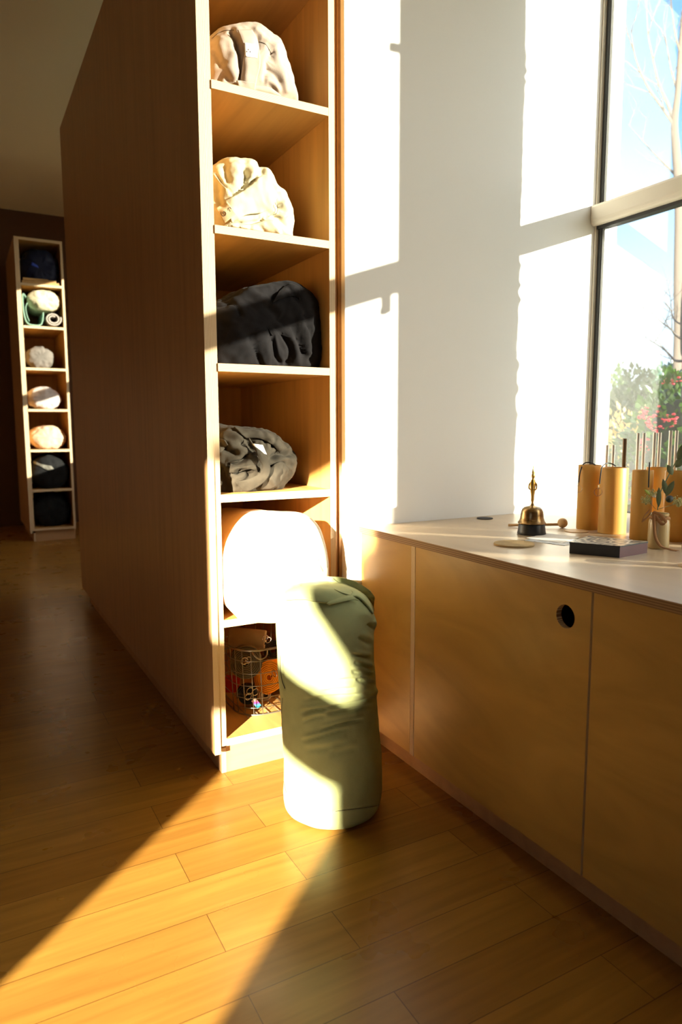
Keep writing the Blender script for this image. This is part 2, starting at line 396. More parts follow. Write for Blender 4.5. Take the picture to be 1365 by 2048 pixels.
def sculpt(co, nor, folds, view_only=True):
    """folds: (polyline in photo pixels, half width px, depth m, kind) kind 'v' groove, 'r' ridge, 's' step (overlap)"""
    Q = proj(co); vd = co-np.array([0, 0, HC]); vd /= np.linalg.norm(vd, axis=1)[:, None]; fc = -(vd*nor).sum(1); facing = fc > 0; edge = np.clip(fc*2.2, 0, 1); D = np.zeros(len(co))
    for line, w, A, kind in folds:
        cl = [(p.x, p.y) for p in catmull([Vector((x, y, 0)) for x, y in line], 6)] if len(line) > 2 else line
        d, s = seg_dist(Q, cl)
        if kind == 'f':
            ss = np.where(s == 0, 1, s)*d; E0, E1 = np.array(line[0], float), np.array(line[-1], float); ax = E1-E0; Ln = np.hypot(*ax)+1e-6
            u = ((Q-E0)@ax)/Ln**2; fade = np.clip(np.minimum(u+.05, 1.05-u)*5, 0, 1)
            D += np.where(facing, A*edge*fade*(.75*np.exp(-((ss+w*1.1)/w)**2)-np.exp(-((ss-w*.1)/(w*.8))**2)), 0)
        elif kind == 'v': D += np.where(facing, -A*np.exp(-(d/w)**2), 0)
        elif kind == 'r': D += np.where(facing, A*np.exp(-(d/w)**2), 0)
        else: D += np.where(facing, A*np.where(s > 0, np.exp(-d/(w*2.6)), -.55*np.exp(-(d/(w*.8))**2)), 0)
    return D
def grid_mesh(rings, cap0=True, cap1=True):
    n = len(rings[0]); vs = [tuple(p) for R in rings for p in R]; fs = []
    for j in range(len(rings)-1):
        for k in range(n): fs.append((j*n+k, j*n+(k+1) % n, (j+1)*n+(k+1) % n, (j+1)*n+k))
    if cap0: fs.append(tuple(range(n-1, -1, -1)))
    if cap1: fs.append(tuple((len(rings)-1)*n+k for k in range(n)))
    return vs, fs
def finish_bundle(name, vs, fs, m, parent, folds, amp, scale, seed, zmin, xlim=None, ridged=0, fine=0):
    me = bpy.data.meshes.new(name); me.from_pydata(vs, [], fs); me.update()
    co = np.array([v.co[:] for v in me.vertices]); nor = np.array([v.normal[:] for v in me.vertices])
    c = co.mean(0)
    if ((co-c)*nor).sum() < 0: me.flip_normals(); me.update(); nor = -nor
    D = amp*fbm(co, scale, seed)
    if ridged: D += ridged*(.5-np.abs(fbm(co, scale*1.7, seed+5)))
    if fine: D += fine*fbm(co, scale*5, seed+9, 2)
    D += sculpt(co, nor, folds)
    co = co + nor*D[:, None]
    if zmin is not None: co[:, 2] = np.maximum(co[:, 2], zmin + .0005 + np.clip(zmin-co[:, 2], 0, .02)*.02)
    if xlim: co[:, 0] = np.clip(co[:, 0], *xlim)
    for v, p in zip(me.vertices, co): v.co = p
    me.update(); o = link(name, me, m, parent, True)
    bv = BVHTree.FromPolygons([Vector(p) for p in co], [tuple(p.vertices) for p in me.polygons]); return o, bv
def bundle(name, outline, Yp, yfront, yback, m, parent, folds=(), amp=.006, scale=7, seed=1, zmin=None, xlim=(.783, 1.2), cap=.11, ridged=0, fine=0, fexp=.55, nt=200, taper=.0, tilt=0):
    """A stuffed bag lying along the cubby: cross-section from its outline at plane Yp, rounded ends."""
    W_ = [hit(x, y, 1, Yp) for x, y in outline]; P = catmull([Vector((p.x, p.z, 0)) for p in W_], 10, True)
    P = np.array([(p.x, p.y) for p in P]); c = np.array([(P[:, 0].min()+P[:, 0].max())/2, (P[:, 1].min()+P[:, 1].max())/2])
    ang = np.arctan2(P[:, 1]-c[1], P[:, 0]-c[0]); rad = np.hypot(*(P-c).T); o = np.argsort(ang); ang, rad = ang[o], rad[o]
    th = np.linspace(-PI, PI, nt, endpoint=False); R = np.interp(th, ang, rad, period=2*PI)
    rings = []
    ts = [(yfront+cap*(1-math.cos(a_)), max(.02, math.sin(a_))**fexp) for a_ in np.linspace(.03, PI/2, 34)]
    ts += [(y, 1-taper*(y-yfront-cap)) for y in np.linspace(yfront+cap, yback-cap, 26)[1:]]
    ts += [(yback-cap*(1-math.cos(a_)), (1-taper*(yback-cap-yfront-cap))*max(.02, math.sin(a_))**fexp) for a_ in np.linspace(PI/2, .03, 10)[1:]]
    for y, s in ts: rings.append([(c[0]+R[k]*s*math.cos(th[k]), y+tilt*R[k]*s*math.sin(th[k]), c[1]+R[k]*s*math.sin(th[k])) for k in range(nt)])
    vs, fs = grid_mesh(rings)
    return finish_bundle(name, vs, fs, m, parent, folds, amp, scale, seed, zmin, xlim, ridged, fine)
def onto(bv, x, y, lift=0.0, fall=2.36):
    d = ray(x, y).normalized(); loc, nr, i, t = bv.ray_cast(CAM, d)
    if loc is None:
        loc = hit(x, y, 1, fall); near = bv.find_nearest(loc); loc = near[0]
    return loc - d*lift
def drape(name, A, B, bv, m, parent, lift=.004, thick=.003, puff=.0, nu=36, nv=12, ends=0.0, hem=0.0, lim=None):
    """A flap or band of cloth lying on the bundle between two hem lines."""
    def res(P, n):
        Q = catmull([Vector((x, y, 0)) for x, y in P], 12) if len(P) > 2 else [Vector((*P[0], 0)).lerp(Vector((*P[1], 0)), t/30) for t in range(31)]
        L = [0]
        for a_, b_ in zip(Q, Q[1:]): L.append(L[-1]+(b_-a_).length)
        out = []
        for k in range(n):
            s = L[-1]*k/(n-1); i = max(0, min(len(Q)-2, next((j for j in range(len(L)-1) if L[j+1] >= s), len(Q)-2))); t = (s-L[i])/max(1e-9, L[i+1]-L[i]); out.append(Q[i].lerp(Q[i+1], t))
        return out
    a_, b_ = res(A, nu), res(B, nu); G = []; pd = None
    D = np.zeros((nu, nv)); P2 = [[None]*nv for _ in range(nu)]
    for i in range(nu):
        for j in range(nv):
            p = a_[i].lerp(b_[i], j/(nv-1)); P2[i][j] = p; h = onto(bv, p.x, p.y); D[i, j] = (h-CAM).length
    for _ in range(3):
        E = np.pad(D, 1, mode='edge'); D = np.minimum(D, (E[:-2, 1:-1]+E[2:, 1:-1]+E[1:-1, :-2]+E[1:-1, 2:])/4)
    bm = bmesh.new(); V = [[None]*nv for _ in range(nu)]
    for i in range(nu):
        for j in range(nv):
            u, v = i/(nu-1), j/(nv-1); l = lift + puff*4*v*(1-v) + ends*(4*u*(1-u)) + hem*math.exp(-min(v, 1-v)*9)
            p = P2[i][j]; w_ = CAM + ray(p.x, p.y).normalized()*(D[i, j]-l)
            if lim: w_.x = min(max(w_.x, lim[0]), lim[1]); w_.z = max(w_.z, lim[2])
            V[i][j] = bm.verts.new(w_)
    for i in range(nu-1):
        for j in range(nv-1): bm.faces.new((V[i][j], V[i+1][j], V[i+1][j+1], V[i][j+1]))
    bmesh.ops.recalc_face_normals(bm, faces=bm.faces)
    o = from_bm(name, bm, m, parent, True)
    s = o.modifiers.new('thickness', 'SOLIDIFY'); s.thickness = thick; s.offset = 0
    return o
def stroke(name, P, bv, m, parent, r=.0008, lift=.001, n=8):
    Q = catmull([Vector((x, y, 0)) for x, y in P], n) if len(P) > 2 else [Vector((*P[0], 0)), Vector((*P[1], 0))]
    return tube(name, [onto(bv, q.x, q.y, lift) for q in Q], r, m, parent, 6)
def obj_bvh(o):
    me = o.data; W0 = Vector((0, 0, 0)); return BVHTree.FromPolygons([v.co.copy() for v in me.vertices], [tuple(p.vertices) for p in me.polygons])

M['canvas'] = cloth('taupe_canvas', (.42, .335, .27), .08)
M['canvas_seam'] = mat('dark_stitch', (.08, .06, .045), .9)
M['cream'] = cloth('cream_olive_cotton', (.60, .53, .35), .08)
M['cream2'] = cloth('pale_cotton', (.78, .66, .46), .05)
M['black'] = cloth('charcoal_cotton', (.0115, .010, .0105), .2)
M['grey'] = cloth('grey_brown_linen', (.046, .038, .027), .2)
M['olive'] = cloth('sage_green_cotton', (.36, .395, .19), .07)
M['s_blk0'] = mat('black_stitch', (.006, .005, .005), .9)
M['label'] = mat('white_label', (.85, .82, .76), .7)
M['tan'] = cloth('tan_label', (.66, .50, .28), .05)
M['ink'] = mat('brown_print', (.10, .05, .03), .8)

# top cubby: taupe canvas bolster end with a webbing handle and white label
r = empty('bolster', (.95, 2.6, 2.358), 'pale taupe canvas bolster with a carrying strap and white label, in the uppermost visible cubby', 'bolster')
f1 = [([(462, 62), (474, 78), (476, 95), (482, 115), (485, 140), (482, 160)], 5, .022, 'v'),
      ([(425, 76), (437, 66), (452, 60), (470, 58)], 2.2, .004, 'v'), ([(519, 82), (532, 88), (543, 106)], 2.2, .006, 'v'),
      ([(512, 62), (528, 78), (552, 92)], 5, .008, 'r'), ([(545, 104), (537, 135), (528, 158)], 4, .012, 'v'), ([(548, 98), (556, 120), (566, 150), (572, 180)], 6, .008, 'r'),
      ([(516, 78), (517, 100), (520, 118)], 5, .010, 'v'), ([(532, 92), (524, 118), (522, 138)], 7, .006, 'r'), ([(422, 95), (430, 104), (440, 128)], 8, .010, 'v'),
      ([(436, 160), (448, 150), (458, 160)], 7, .012, 'v'), ([(528, 158), (545, 166), (556, 178)], 5, .010, 'r'), ([(541, 140), (552, 150), (560, 166)], 5, .008, 'v'),
      ([(470, 110), (462, 130), (466, 150)], 9, .007, 'r'), ([(445, 80), (440, 100)], 9, .006, 'r')]
o, bv = bundle('body', [(404, 150), (410, 95), (425, 70), (442, 59), (462, 56), (484, 54), (502, 54), (518, 64), (535, 77), (556, 94), (567, 125), (577, 155), (584, 188), (585, 222), (500, 225), (415, 200)], 2.40, 2.295, 2.86, M['canvas'], r, f1, .004, 8, 2, 2.358, ridged=.006, fine=.0012)
st = drape('strap', [(475, 60), (482, 78), (489, 100), (486, 130), (482, 160), (479, 172)], [(504, 60), (514, 78), (519, 100), (521, 130), (515, 155), (511, 176)], bv, M['canvas'], r, .012, .004, puff=.003, ends=.004, hem=.001, lim=(.7855, 1.197, 2.3632))
sb = obj_bvh(st)
lb = drape('label', [(489, 85), (490, 113)], [(517, 90), (515, 116)], sb, M['label'], st, .004, .001, nu=10, nv=8, lim=(.7855, 1.197, 2.3632))
lbv = obj_bvh(lb)
for k, (x, y) in enumerate([(494, 103), (500.5, 103.5), (497, 99)]):
    tag(stroke('print', [(x, y-1.6), (x+.4, y+1.6)], lbv, M['ink'], lb, .0011), None)
    if k == 1: pass
drape('strap_end', [(474, 161), (477, 173)], [(512, 166), (510, 180)], bv, M['canvas'], r, .016, .006, nu=10, lim=(.7855, 1.197, 2.3632))
drape('lower_flap', [(498, 172), (520, 172), (540, 176), (560, 190)], [(498, 182), (520, 186), (545, 192), (568, 200)], bv, M['canvas'], r, .010, .005, puff=.006, lim=(.7855, 1.197, 2.3632))
stroke('seam', [(424, 77), (436, 67), (450, 61), (468, 60)], bv, M['canvas_seam'], r, .0007)
stroke('seam', [(519, 83), (532, 89), (543, 107)], bv, M['canvas_seam'], r, .001)

# second cubby: cream cotton with twisted wrap and tan label
r = empty('bolster', (.94, 2.6, 1.9125), 'cream olive cotton bolster with twisted folds and a tan label, in the second visible cubby', 'bolster')
f2 = [([(433, 352), (448, 372), (464, 388)], 3, .012, 's'), ([(464, 388), (480, 378), (498, 366), (513, 356)], 4, .022, 'v'), ([(490, 340), (493, 352), (487, 368)], 5, .020, 'v'),
      ([(500, 330), (507, 345), (500, 362)], 6, .010, 'r'), ([(452, 330), (450, 345), (455, 360)], 7, .012, 'v'), ([(468, 330), (475, 350)], 9, .006, 'r'),
      ([(548, 398), (550, 404), (556, 415), (552, 428), (543, 432)], 2.2, .007, 'v'), ([(560, 388), (566, 402), (562, 412)], 5, .010, 'r'), ([(563, 410), (572, 424), (562, 436)], 6, .013, 'r'),
      ([(526, 440), (540, 434), (556, 433)], 3, .014, 'v'), ([(468, 444), (490, 447), (510, 444), (526, 440)], 3.2, .014, 'v'), ([(480, 424), (504, 410), (526, 400)], 6, .006, 'v'),
      ([(505, 425), (520, 418), (530, 420)], 9, .008, 'v'), ([(533, 346), (545, 362), (553, 378)], 6, .008, 'r'), ([(436, 364), (436, 395), (442, 410)], 7, .014, 'v'),
      ([(540, 442), (552, 452), (558, 470)], 6, .010, 'r'), ([(476, 455), (480, 448)], 3, .010, 'v'), ([(497, 462), (502, 452)], 3, .010, 'v'), ([(508, 450), (522, 456), (532, 466)], 4, .010, 'v'), ([(560, 440), (572, 452)], 5, .010, 'v')]
o, bv = bundle('body', [(408, 400), (416, 348), (430, 331), (452, 319), (478, 320), (498, 323), (508, 338), (524, 340), (538, 358), (547, 374), (562, 386), (570, 402), (577, 420), (582, 440), (580, 465), (572, 492), (500, 498), (415, 490)], 2.40, 2.30, 2.85, M['cream'], r, f2, .004, 8, 6, 1.9125, ridged=.009, fine=.001)
wp = drape('wrap_band', [(451, 401), (475, 389), (500, 372), (522, 352), (536, 352)], [(463, 445), (492, 430), (525, 425), (545, 412), (556, 392)], bv, M['cream'], r, .012, .004, puff=.006, hem=.001, nu=50, nv=18, lim=(.7855, 1.197, 1.9182))
lb = drape('label', [(432, 417), (449, 447)], [(454, 402), (473, 428)], bv, M['tan'], r, .026, .0015, nu=14, nv=12, lim=(.7855, 1.197, 1.9182))
lbv = obj_bvh(lb)
sp = [(448.2+ (1.0+.00)*(t*.68)*math.cos(t*1.0+.4), 426.5+(t*.72)*math.sin(t*1.0+.4)) for t in np.linspace(.6, 9.4, 34)]
stroke('spiral_mark', sp, lbv, M['ink'], lb, .0011, .001, n=2)
for p in ([(455, 418), (457, 421)], [(457.5, 416.5), (459, 419.5)], [(455, 417.2), (461.5, 413.8)], [(459.5, 420), (461, 423)], [(461.5, 415), (463, 418)]): stroke('print', p, lbv, M['ink'], lb, .0007)
drape('gathered_hem', [(448, 452), (470, 446), (500, 450), (530, 442), (550, 444), (560, 456)], [(452, 470), (475, 466), (500, 470), (530, 470), (550, 476), (560, 480)], bv, M['cream'], r, .014, .006, puff=.012, nu=50, lim=(.7855, 1.197, 1.9182))
stroke('seam', [(547, 400), (553, 410), (556, 418), (553, 427), (546, 430)], bv, M['canvas_seam'], r, .0008, .014)
stroke('seam', [(454, 401), (464, 415), (473, 429)], obj_bvh(wp), M['canvas_seam'], r, .0005, .001)

# third cubby: charcoal
r = empty('bolster', (.98, 2.6, 1.4672), 'large charcoal black bolster with pleated end cover, filling the third visible cubby', 'bolster')
f3 = [([(502, 672), (512, 700), (520, 722), (525, 732)], 4, .016, 'v'), ([(543, 665), (550, 690), (553, 712), (560, 724)], 4, .018, 'v'), ([(560, 658), (580, 690), (582, 715), (575, 728)], 5, .018, 'v'),
      ([(588, 655), (598, 680), (606, 705)], 5, .018, 'v'), ([(612, 645), (622, 670), (628, 705), (620, 722)], 4, .016, 'v'), ([(525, 670), (532, 700), (538, 725)], 8, .008, 'r'), ([(572, 655), (590, 690), (596, 722)], 8, .010, 'r'),
      ([(600, 640), (615, 670), (615, 705)], 7, .010, 'r'), ([(436, 612), (465, 606), (478, 620), (482, 632)], 3, .010, 'v'), ([(500, 590), (530, 600), (545, 610)], 7, .012, 'r'), ([(560, 580), (572, 575), (582, 582)], 4, .012, 'v'),
      ([(468, 600), (500, 588), (540, 580)], 6, .010, 'r'), ([(540, 612), (570, 650)], 7, .012, 'v'), ([(590, 590), (610, 620), (620, 650)], 6, .010, 'v'), ([(450, 600), (480, 588)], 5, .008, 'v')]
o, bv = bundle('body', [(408, 650), (420, 615), (440, 602), (478, 582), (520, 574), (558, 568), (582, 567), (604, 578), (628, 598), (637, 640), (641, 690), (638, 742), (560, 758), (415, 750)], 2.42, 2.31, 2.95, M['black'], r, f3, .006, 7, 11, 1.4672, ridged=.010, fine=.001)
drape('cover_flap', [(560, 582), (572, 572), (584, 568), (600, 575)], [(545, 605), (566, 596), (586, 592), (600, 600)], bv, M['black'], r, .010, .004, puff=.006, lim=(.7855, 1.197, 1.472))
stroke('seam', [(437, 612), (462, 607), (474, 615), (482, 632)], bv, M['s_blk0'], r, .001)

# fourth cubby: crumpled grey-brown linen
r = empty('bolster', (.94, 2.6, 1.0245), 'crumpled grey brown linen bolster cover with looped strap and blank white tag', 'bolster')
f4 = [([(440, 885), (455, 900), (470, 905)], 6, .030, 'v'), ([(488, 885), (497, 878), (505, 895)], 8, .030, 'v'), ([(545, 915), (560, 905), (580, 908)], 6, .030, 'v'), ([(495, 915), (480, 925), (462, 930)], 5, .026, 'v'),
      ([(450, 870), (470, 872), (490, 880)], 5, .012, 'r'), ([(490, 868), (520, 870), (545, 882)], 5, .010, 'r'), ([(500, 878), (525, 880), (548, 890), (563, 906)], 2, .007, 'v'), ([(550, 875), (545, 893)], 3, .012, 'v'),
      ([(565, 925), (566, 945), (558, 955)], 3, .014, 'v'), ([(545, 935), (565, 930)], 4, .014, 'v'), ([(475, 945), (488, 940), (500, 950)], 4, .025, 'v'), ([(442, 940), (448, 960), (455, 975)], 8, .030, 'v'), ([(540, 955), (550, 970)], 5, .01, 'r')]
o, bv = bundle('body', [(412, 920), (425, 868), (446, 853), (468, 853), (500, 857), (528, 861), (553, 872), (574, 890), (588, 912), (587, 935), (574, 962), (550, 984), (500, 994), (430, 994)], 2.42, 2.325, 2.85, M['grey'], r, f4, .006, 9, 17, 1.0245, ridged=.014, fine=.002)
drape('upper_flap', [(468, 854), (500, 858), (530, 862), (552, 872), (574, 895)], [(492, 876), (515, 876), (532, 882), (548, 892), (560, 906)], bv, M['grey'], r, .012, .003, puff=.004, lim=(.7855, 1.197, 1.0285))
lp = drape('looped_strap', [(499, 876), (508, 890), (522, 902), (534, 915), (541, 938), (534, 958), (515, 974), (490, 986)], [(497, 878), (513, 904), (519, 920), (526, 934), (518, 948), (500, 957), (482, 962), (470, 963)], bv, M['grey'], r, .026, .003, puff=.004, ends=.010, nu=60, lim=(.7855, 1.197, 1.0285))
drape('inner_flap', [(486, 920), (500, 908), (512, 904), (518, 920)], [(460, 925), (470, 934), (490, 936), (510, 940)], bv, M['grey'], r, .008, .003, puff=.006, lim=(.7855, 1.197, 1.0285))
drape('inner_flap', [(461, 926), (478, 934), (500, 930), (512, 928)], [(459, 945), (475, 945), (500, 938), (516, 944)], bv, M['grey'], r, .014, .003, puff=.004, lim=(.7855, 1.197, 1.0285))
drape('lower_flap', [(542, 935), (550, 928), (565, 924), (578, 938)], [(520, 978), (536, 980), (552, 974), (574, 952)], bv, M['grey'], r, .010, .003, puff=.010, lim=(.7855, 1.197, 1.0285))
drape('tag', [(505, 887), (514, 904)], [(526, 890), (534, 909)], bv, M['label'], r, .034, .001, nu=10, nv=8, lim=(.7855, 1.197, 1.0285))
drape('side_fold', [(440, 878), (450, 880), (456, 890)], [(440, 905), (447, 900), (452, 892)], bv, M['grey'], r, .012, .003, puff=.005, lim=(.7855, 1.197, 1.0285))

# fifth cubby: big cream bolster, its round end facing out
r = empty('bolster', (.97, 2.5, .583), 'large pale cream bolster with round piped end in the cubby behind the green bolster', 'bolster')
f5 = [([(604, 1102), (618, 1122), (623, 1145)], 3, .008, 'v'), ([(616, 1105), (636, 1128)], 3, .006, 'v'), ([(640, 1120), (650, 1142)], 2.4, .006, 'v')]
o, bv = bundle('body', [(462, 1155), (466, 1122), (478, 1090), (500, 1062), (528, 1040), (560, 1028), (590, 1024), (619, 1033), (640, 1055), (651, 1090), (657, 1130), (655, 1180), (640, 1225), (600, 1246), (520, 1246), (478, 1238), (464, 1195)], 2.17, 2.11, 2.85, M['cream2'], r, f5, .003, 5, 23, .583, xlim=(.7835, 1.199), cap=.07, fexp=.45, taper=.38)
stroke('piping', [(619, 1036), (633, 1052), (645, 1080), (652, 1105), (655, 1135)], bv, M['canvas_seam'], r, .0018, .001)
stroke('piping', [(468, 1225), (464, 1190), (464, 1150), (470, 1110), (488, 1070), (505, 1050)], bv, M['cream2'], r, .003, .0)

# green bolster standing on the floor
r = empty('floor_bolster', (1.01, 1.92, 0), 'sage green bolster standing upright on the floor beside the cabinets', 'bolster')
def crop6(P): return [(540+.2734*u, 1120+.2734*v) for u, v in P]
f6 = [(crop6(P), w_, A_, k_) for P, w_, A_, k_ in [(P, w_*1.25, A_*1.25, 'f' if k_ == 'v' and w_ > 3 else k_) for P, w_, A_, k_ in [
    ([(370, 965), (500, 945), (620, 940)], 4, .007, 'v'), ([(250, 1020), (400, 1000), (560, 990), (700, 980)], 4, .008, 'v'), ([(230, 1110), (420, 1080), (620, 1040), (765, 1010)], 4, .010, 'v'),
    ([(400, 1120), (600, 1090), (745, 1060)], 3.6, .009, 'v'), ([(240, 1180), (330, 1150), (430, 1140)], 4, .006, 'v'), ([(380, 1240), (520, 1200), (680, 1165)], 4, .009, 'v'), ([(240, 1320), (400, 1280), (570, 1230)], 4, .008, 'v'),
    ([(450, 880), (600, 870), (740, 880)], 3.5, .006, 'v'), ([(620, 745), (760, 800)], 4, .010, 'v'), ([(600, 810), (760, 850)], 4, .010, 'v'), ([(640, 870), (770, 905)], 4, .009, 'v'), ([(600, 690), (750, 720)], 4, .008, 'v'),
    ([(520, 1020), (640, 1000), (765, 960)], 5, .006, 'r'), ([(420, 1150), (620, 1115)], 5, .005, 'r'), ([(650, 560), (755, 620)], 6, .008, 'v'), ([(715, 460), (772, 515)], 4, .012, 'v'), ([(700, 400), (765, 470)], 9, .008, 'r'),
    ([(80, 720), (90, 830), (108, 935)], 1.8, .004, 'v'), ([(85, 1000), (82, 1200), (85, 1400)], 1.5, .003, 'v'), ([(470, 1840), (620, 1822), (820, 1790)], 1.5, .003, 'v'), ([(260, 1390), (420, 1370), (560, 1330)], 6, .005, 'v'), ([(440, 1420), (640, 1370)], 6, .005, 'v')]]]
prof = [(.0, .060), (.0, .125), (.006, .143), (.016, .153), (.03, .159), (.06, .163), (.12, .163), (.2, .161), (.3, .159), (.38, .156), (.46, .157), (.54, .155), (.6, .156), (.655, .154), (.69, .148), (.715, .135), (.735, .112), (.748, .075), (.752, .02)]
pr_ = catmull([Vector((a_, b_, 0)) for a_, b_ in prof], 16); nt = 360; rings = []
for p in pr_:
    z, rr = max(0, p.x), max(.003, p.y); cx = 1.018-.030*(z/.75)**1.3 + .006*math.sin(z*9); cy = 1.925-.01*z
    rings.append([(cx+rr*math.cos(2*PI*k/nt), cy+rr*math.sin(2*PI*k/nt)+.0, z + .018*(z/.75)**6*math.cos(2*PI*k/nt+2.5)*rr/.15) for k in range(nt)])
vs, fs = grid_mesh(rings)
o, bv = finish_bundle('cover', vs, fs, M['olive'], r, f6, .0035, 6, 31, 0.0005, None, fine=.0006)
drape('folded_end', crop6([(120, 294), (250, 288), (330, 305), (425, 312), (520, 285), (600, 268), (650, 275), (705, 325), (755, 395)]),
      crop6([(110, 215), (200, 150), (300, 118), (400, 118), (520, 128), (600, 148), (660, 175), (730, 222), (768, 270)]), bv, M['olive'], r, .012, .005, puff=.008, nu=70, nv=22, hem=.004)
drape('end_tuck', crop6([(418, 320), (450, 300), (560, 262), (600, 262)]), crop6([(430, 325), (500, 312), (600, 292), (660, 300)]), bv, M['olive'], r, .024, .004, puff=.004)
drape('end_tuck', crop6([(460, 135), (505, 165), (560, 180), (610, 240)]), crop6([(440, 175), (470, 215), (520, 240), (590, 262)]), bv, M['olive'], r, .026, .003, puff=-.006)
stroke('zip_edge', crop6([(76, 700), (78, 800), (90, 880), (110, 940)]), bv, M['canvas_seam'], r, .0012)
stroke('zip_edge', crop6([(92, 1010), (82, 1200), (82, 1400), (92, 1560), (120, 1700)]), bv, M['canvas_seam'], r, .0010)
stroke('hem_seam', crop6([(480, 1838), (620, 1822), (740, 1806), (830, 1788)]), bv, M['canvas_seam'], r, .0007)

# ------------------------------------------------------------------ wire basket of straps
M['wire'] = mat('grey_wire', (.30, .30, .25), .35, .8)
zb = .148
r = empty('wire_basket', (1.02, 2.55, zb), 'grey wire basket holding coiled yoga straps on the lowest shelf', 'basket')
bx0, bx1, by0, by1, rc = .872, 1.165, 2.385, 2.75, .10
def rrect(z, inset=0, n=10):
    P = []; x0, x1, y0, y1 = bx0+inset, bx1-inset, by0+inset, by1-inset
    for cx, cy, a0 in ((x1-rc, y1-rc, 0), (x0+rc, y1-rc, PI/2), (x0+rc, y0+rc, PI), (x1-rc, y0+rc, 1.5*PI)):
        for k in range(n): t = a0+PI/2*k/(n-1); P.append((cx+rc*math.cos(t), cy+rc*math.sin(t), z))
    return P
tube('rim', rrect(.415), .0042, M['wire'], r, 8, True)
for z, ins in ((.372, .001), (.322, .003), (.272, .006), (.222, .009), (.182, .012)): tube('hoop', rrect(z, ins), .0014, M['wire'], r, 6, True)
tube('base_hoop', rrect(zb+.004, .016), .003, M['wire'], r, 8, True)
P0, P1 = rrect(.415), rrect(zb+.006, .016)
for k in range(0, 40, 2): tube('upright', [P0[k], P1[k]], .0015, M['wire'], r, 6)
for x in np.linspace(bx0+.04, bx1-.04, 6): tube('base_wire', [(x, by0+.02, zb+.004), (x, by1-.02, zb+.004)], .0013, M['wire'], r, 6)
tube('handle', catmull([(.925, 2.39, .412), (.93, 2.375, .40), (.95, 2.372, .385), (.975, 2.372, .392), (.985, 2.386, .412)], 6), .0028, M['wire'], r, 8)

def coil(name, label, c, r0, r1, turns, width, m, axis, group=None, squash=1, n=160, loose=0, seed=0):
    """A strap rolled up: a spiral band of webbing"""
    z = Vector(axis).normalized(); x = z.orthogonal().normalized(); y = z.cross(x); bm = bmesh.new(); rn = random.Random(seed); prev = None
    ph = rn.random()*6; turns = (r1-r0)/.0068; n = int(turns*34)
    for i in range(n+1):
        t = i/n; a_ = t*turns*2*PI+ph; rr = r0+(r1-r0)*t + loose*math.sin(a_*1.0+ph)*.5*t
        row = []
        for w_, dr in ((-.5, -.0025), (.5, -.0025), (.5, .0025), (-.5, .0025)):
            q = (x*math.cos(a_) + y*math.sin(a_)*squash)*(rr+dr); row.append(bm.verts.new(Vector(c)+q+z*w_*width))
        if prev:
            for k in range(4): f = bm.faces.new((prev[k], prev[(k+1) % 4], row[(k+1) % 4], row[k])); f.smooth = False
        else: bm.faces.new(row)
        prev = row
    bm.faces.new(prev[::-1]); bmesh.ops.recalc_face_normals(bm, faces=bm.faces)
    o = from_bm(name, bm, m); o.location = (0, 0, 0); tag(o, label, 'strap', 'coiled yoga straps in the wire basket'); return o
M['s_olive'] = cloth('olive_webbing', (.10, .082, .045), .1); M['s_yel'] = cloth('amber_webbing', (.78, .26, .01), .08); M['s_red'] = cloth('red_webbing', (.42, .03, .015), .1)
M['s_blk'] = cloth('black_webbing', (.02, .02, .02), .1); M['s_bei'] = cloth('beige_webbing', (.62, .54, .40), .08); M['steel'] = mat('steel_ring', (.7, .68, .62), .2, 1)
view = (-.35, -.93, .15)
def pt(x, y, Y): return hit(x, y, 1, Y)
def ring_obj(parent, c, R, r_, nrm, m=None):
    z = Vector(nrm).normalized(); x = z.orthogonal().normalized(); y = z.cross(x)
    return tube('buckle_ring', [Vector(c)+x*R*math.cos(2*PI*k/20)*1.3+y*R*math.sin(2*PI*k/20) for k in range(20)], r_, m or M['steel'], parent, 6, True)
o1 = coil('yoga_strap', 'olive brown coiled strap with steel rings, upper strap nearest the shelf side', pt(492, 1324, 2.475), .012, .064, 5, .04, M['s_olive'], view, seed=1)
ring_obj(o1, pt(489, 1322, 2.44), .011, .0018, view); ring_obj(o1, pt(497, 1320, 2.445), .010, .0018, (0, -1, .6))
o2 = coil('yoga_strap', 'amber yellow coiled strap with steel rings, pressed against the basket wires', pt(543, 1352, 2.49), .010, .062, 6, .04, M['s_yel'], (-.75, -.65, .1), seed=4, squash=1.15)
ring_obj(o2, pt(549, 1347, 2.45), .011, .0018, (-.9, -.4, 0)); 
o3 = coil('yoga_strap', 'red coiled strap below the olive one', pt(462, 1368, 2.62), .006, .036, 6, .05, M['s_red'], (0.1, 0, 1), seed=6)
o4 = coil('yoga_strap', 'black coiled strap at the bottom of the wire basket', pt(495, 1388, 2.50), .008, .040, 6, .042, M['s_blk'], view, seed=8)
for (x, y) in ((500, 1382), (511, 1384), (497, 1393)): ring_obj(o4, pt(x, y, 2.455), .0105, .0017, (-.2, -1, .3))
o5 = coil('yoga_strap', 'beige coiled strap low in the wire basket', pt(531, 1394, 2.56), .008, .026, 6, .05, M['s_bei'], (-.3, -.7, .6), seed=9)
o6 = coil('yoga_strap', 'black coiled strap with steel rings at the top of the basket', pt(545, 1300, 2.60), .010, .040, 5, .042, M['s_blk'], (-.3, -.8, .3), seed=12)
for (x, y) in ((531, 1276), (537, 1280)): ring_obj(o6, pt(x, y, 2.53), .0095, .0018, (-.5, -1, .2))
o8 = coil('yoga_strap', 'black coiled strap hidden behind the amber one', (1.10, 2.60, .21), .008, .045, 6, .042, M['s_blk'], (-.3, -.8, .3), seed=14)
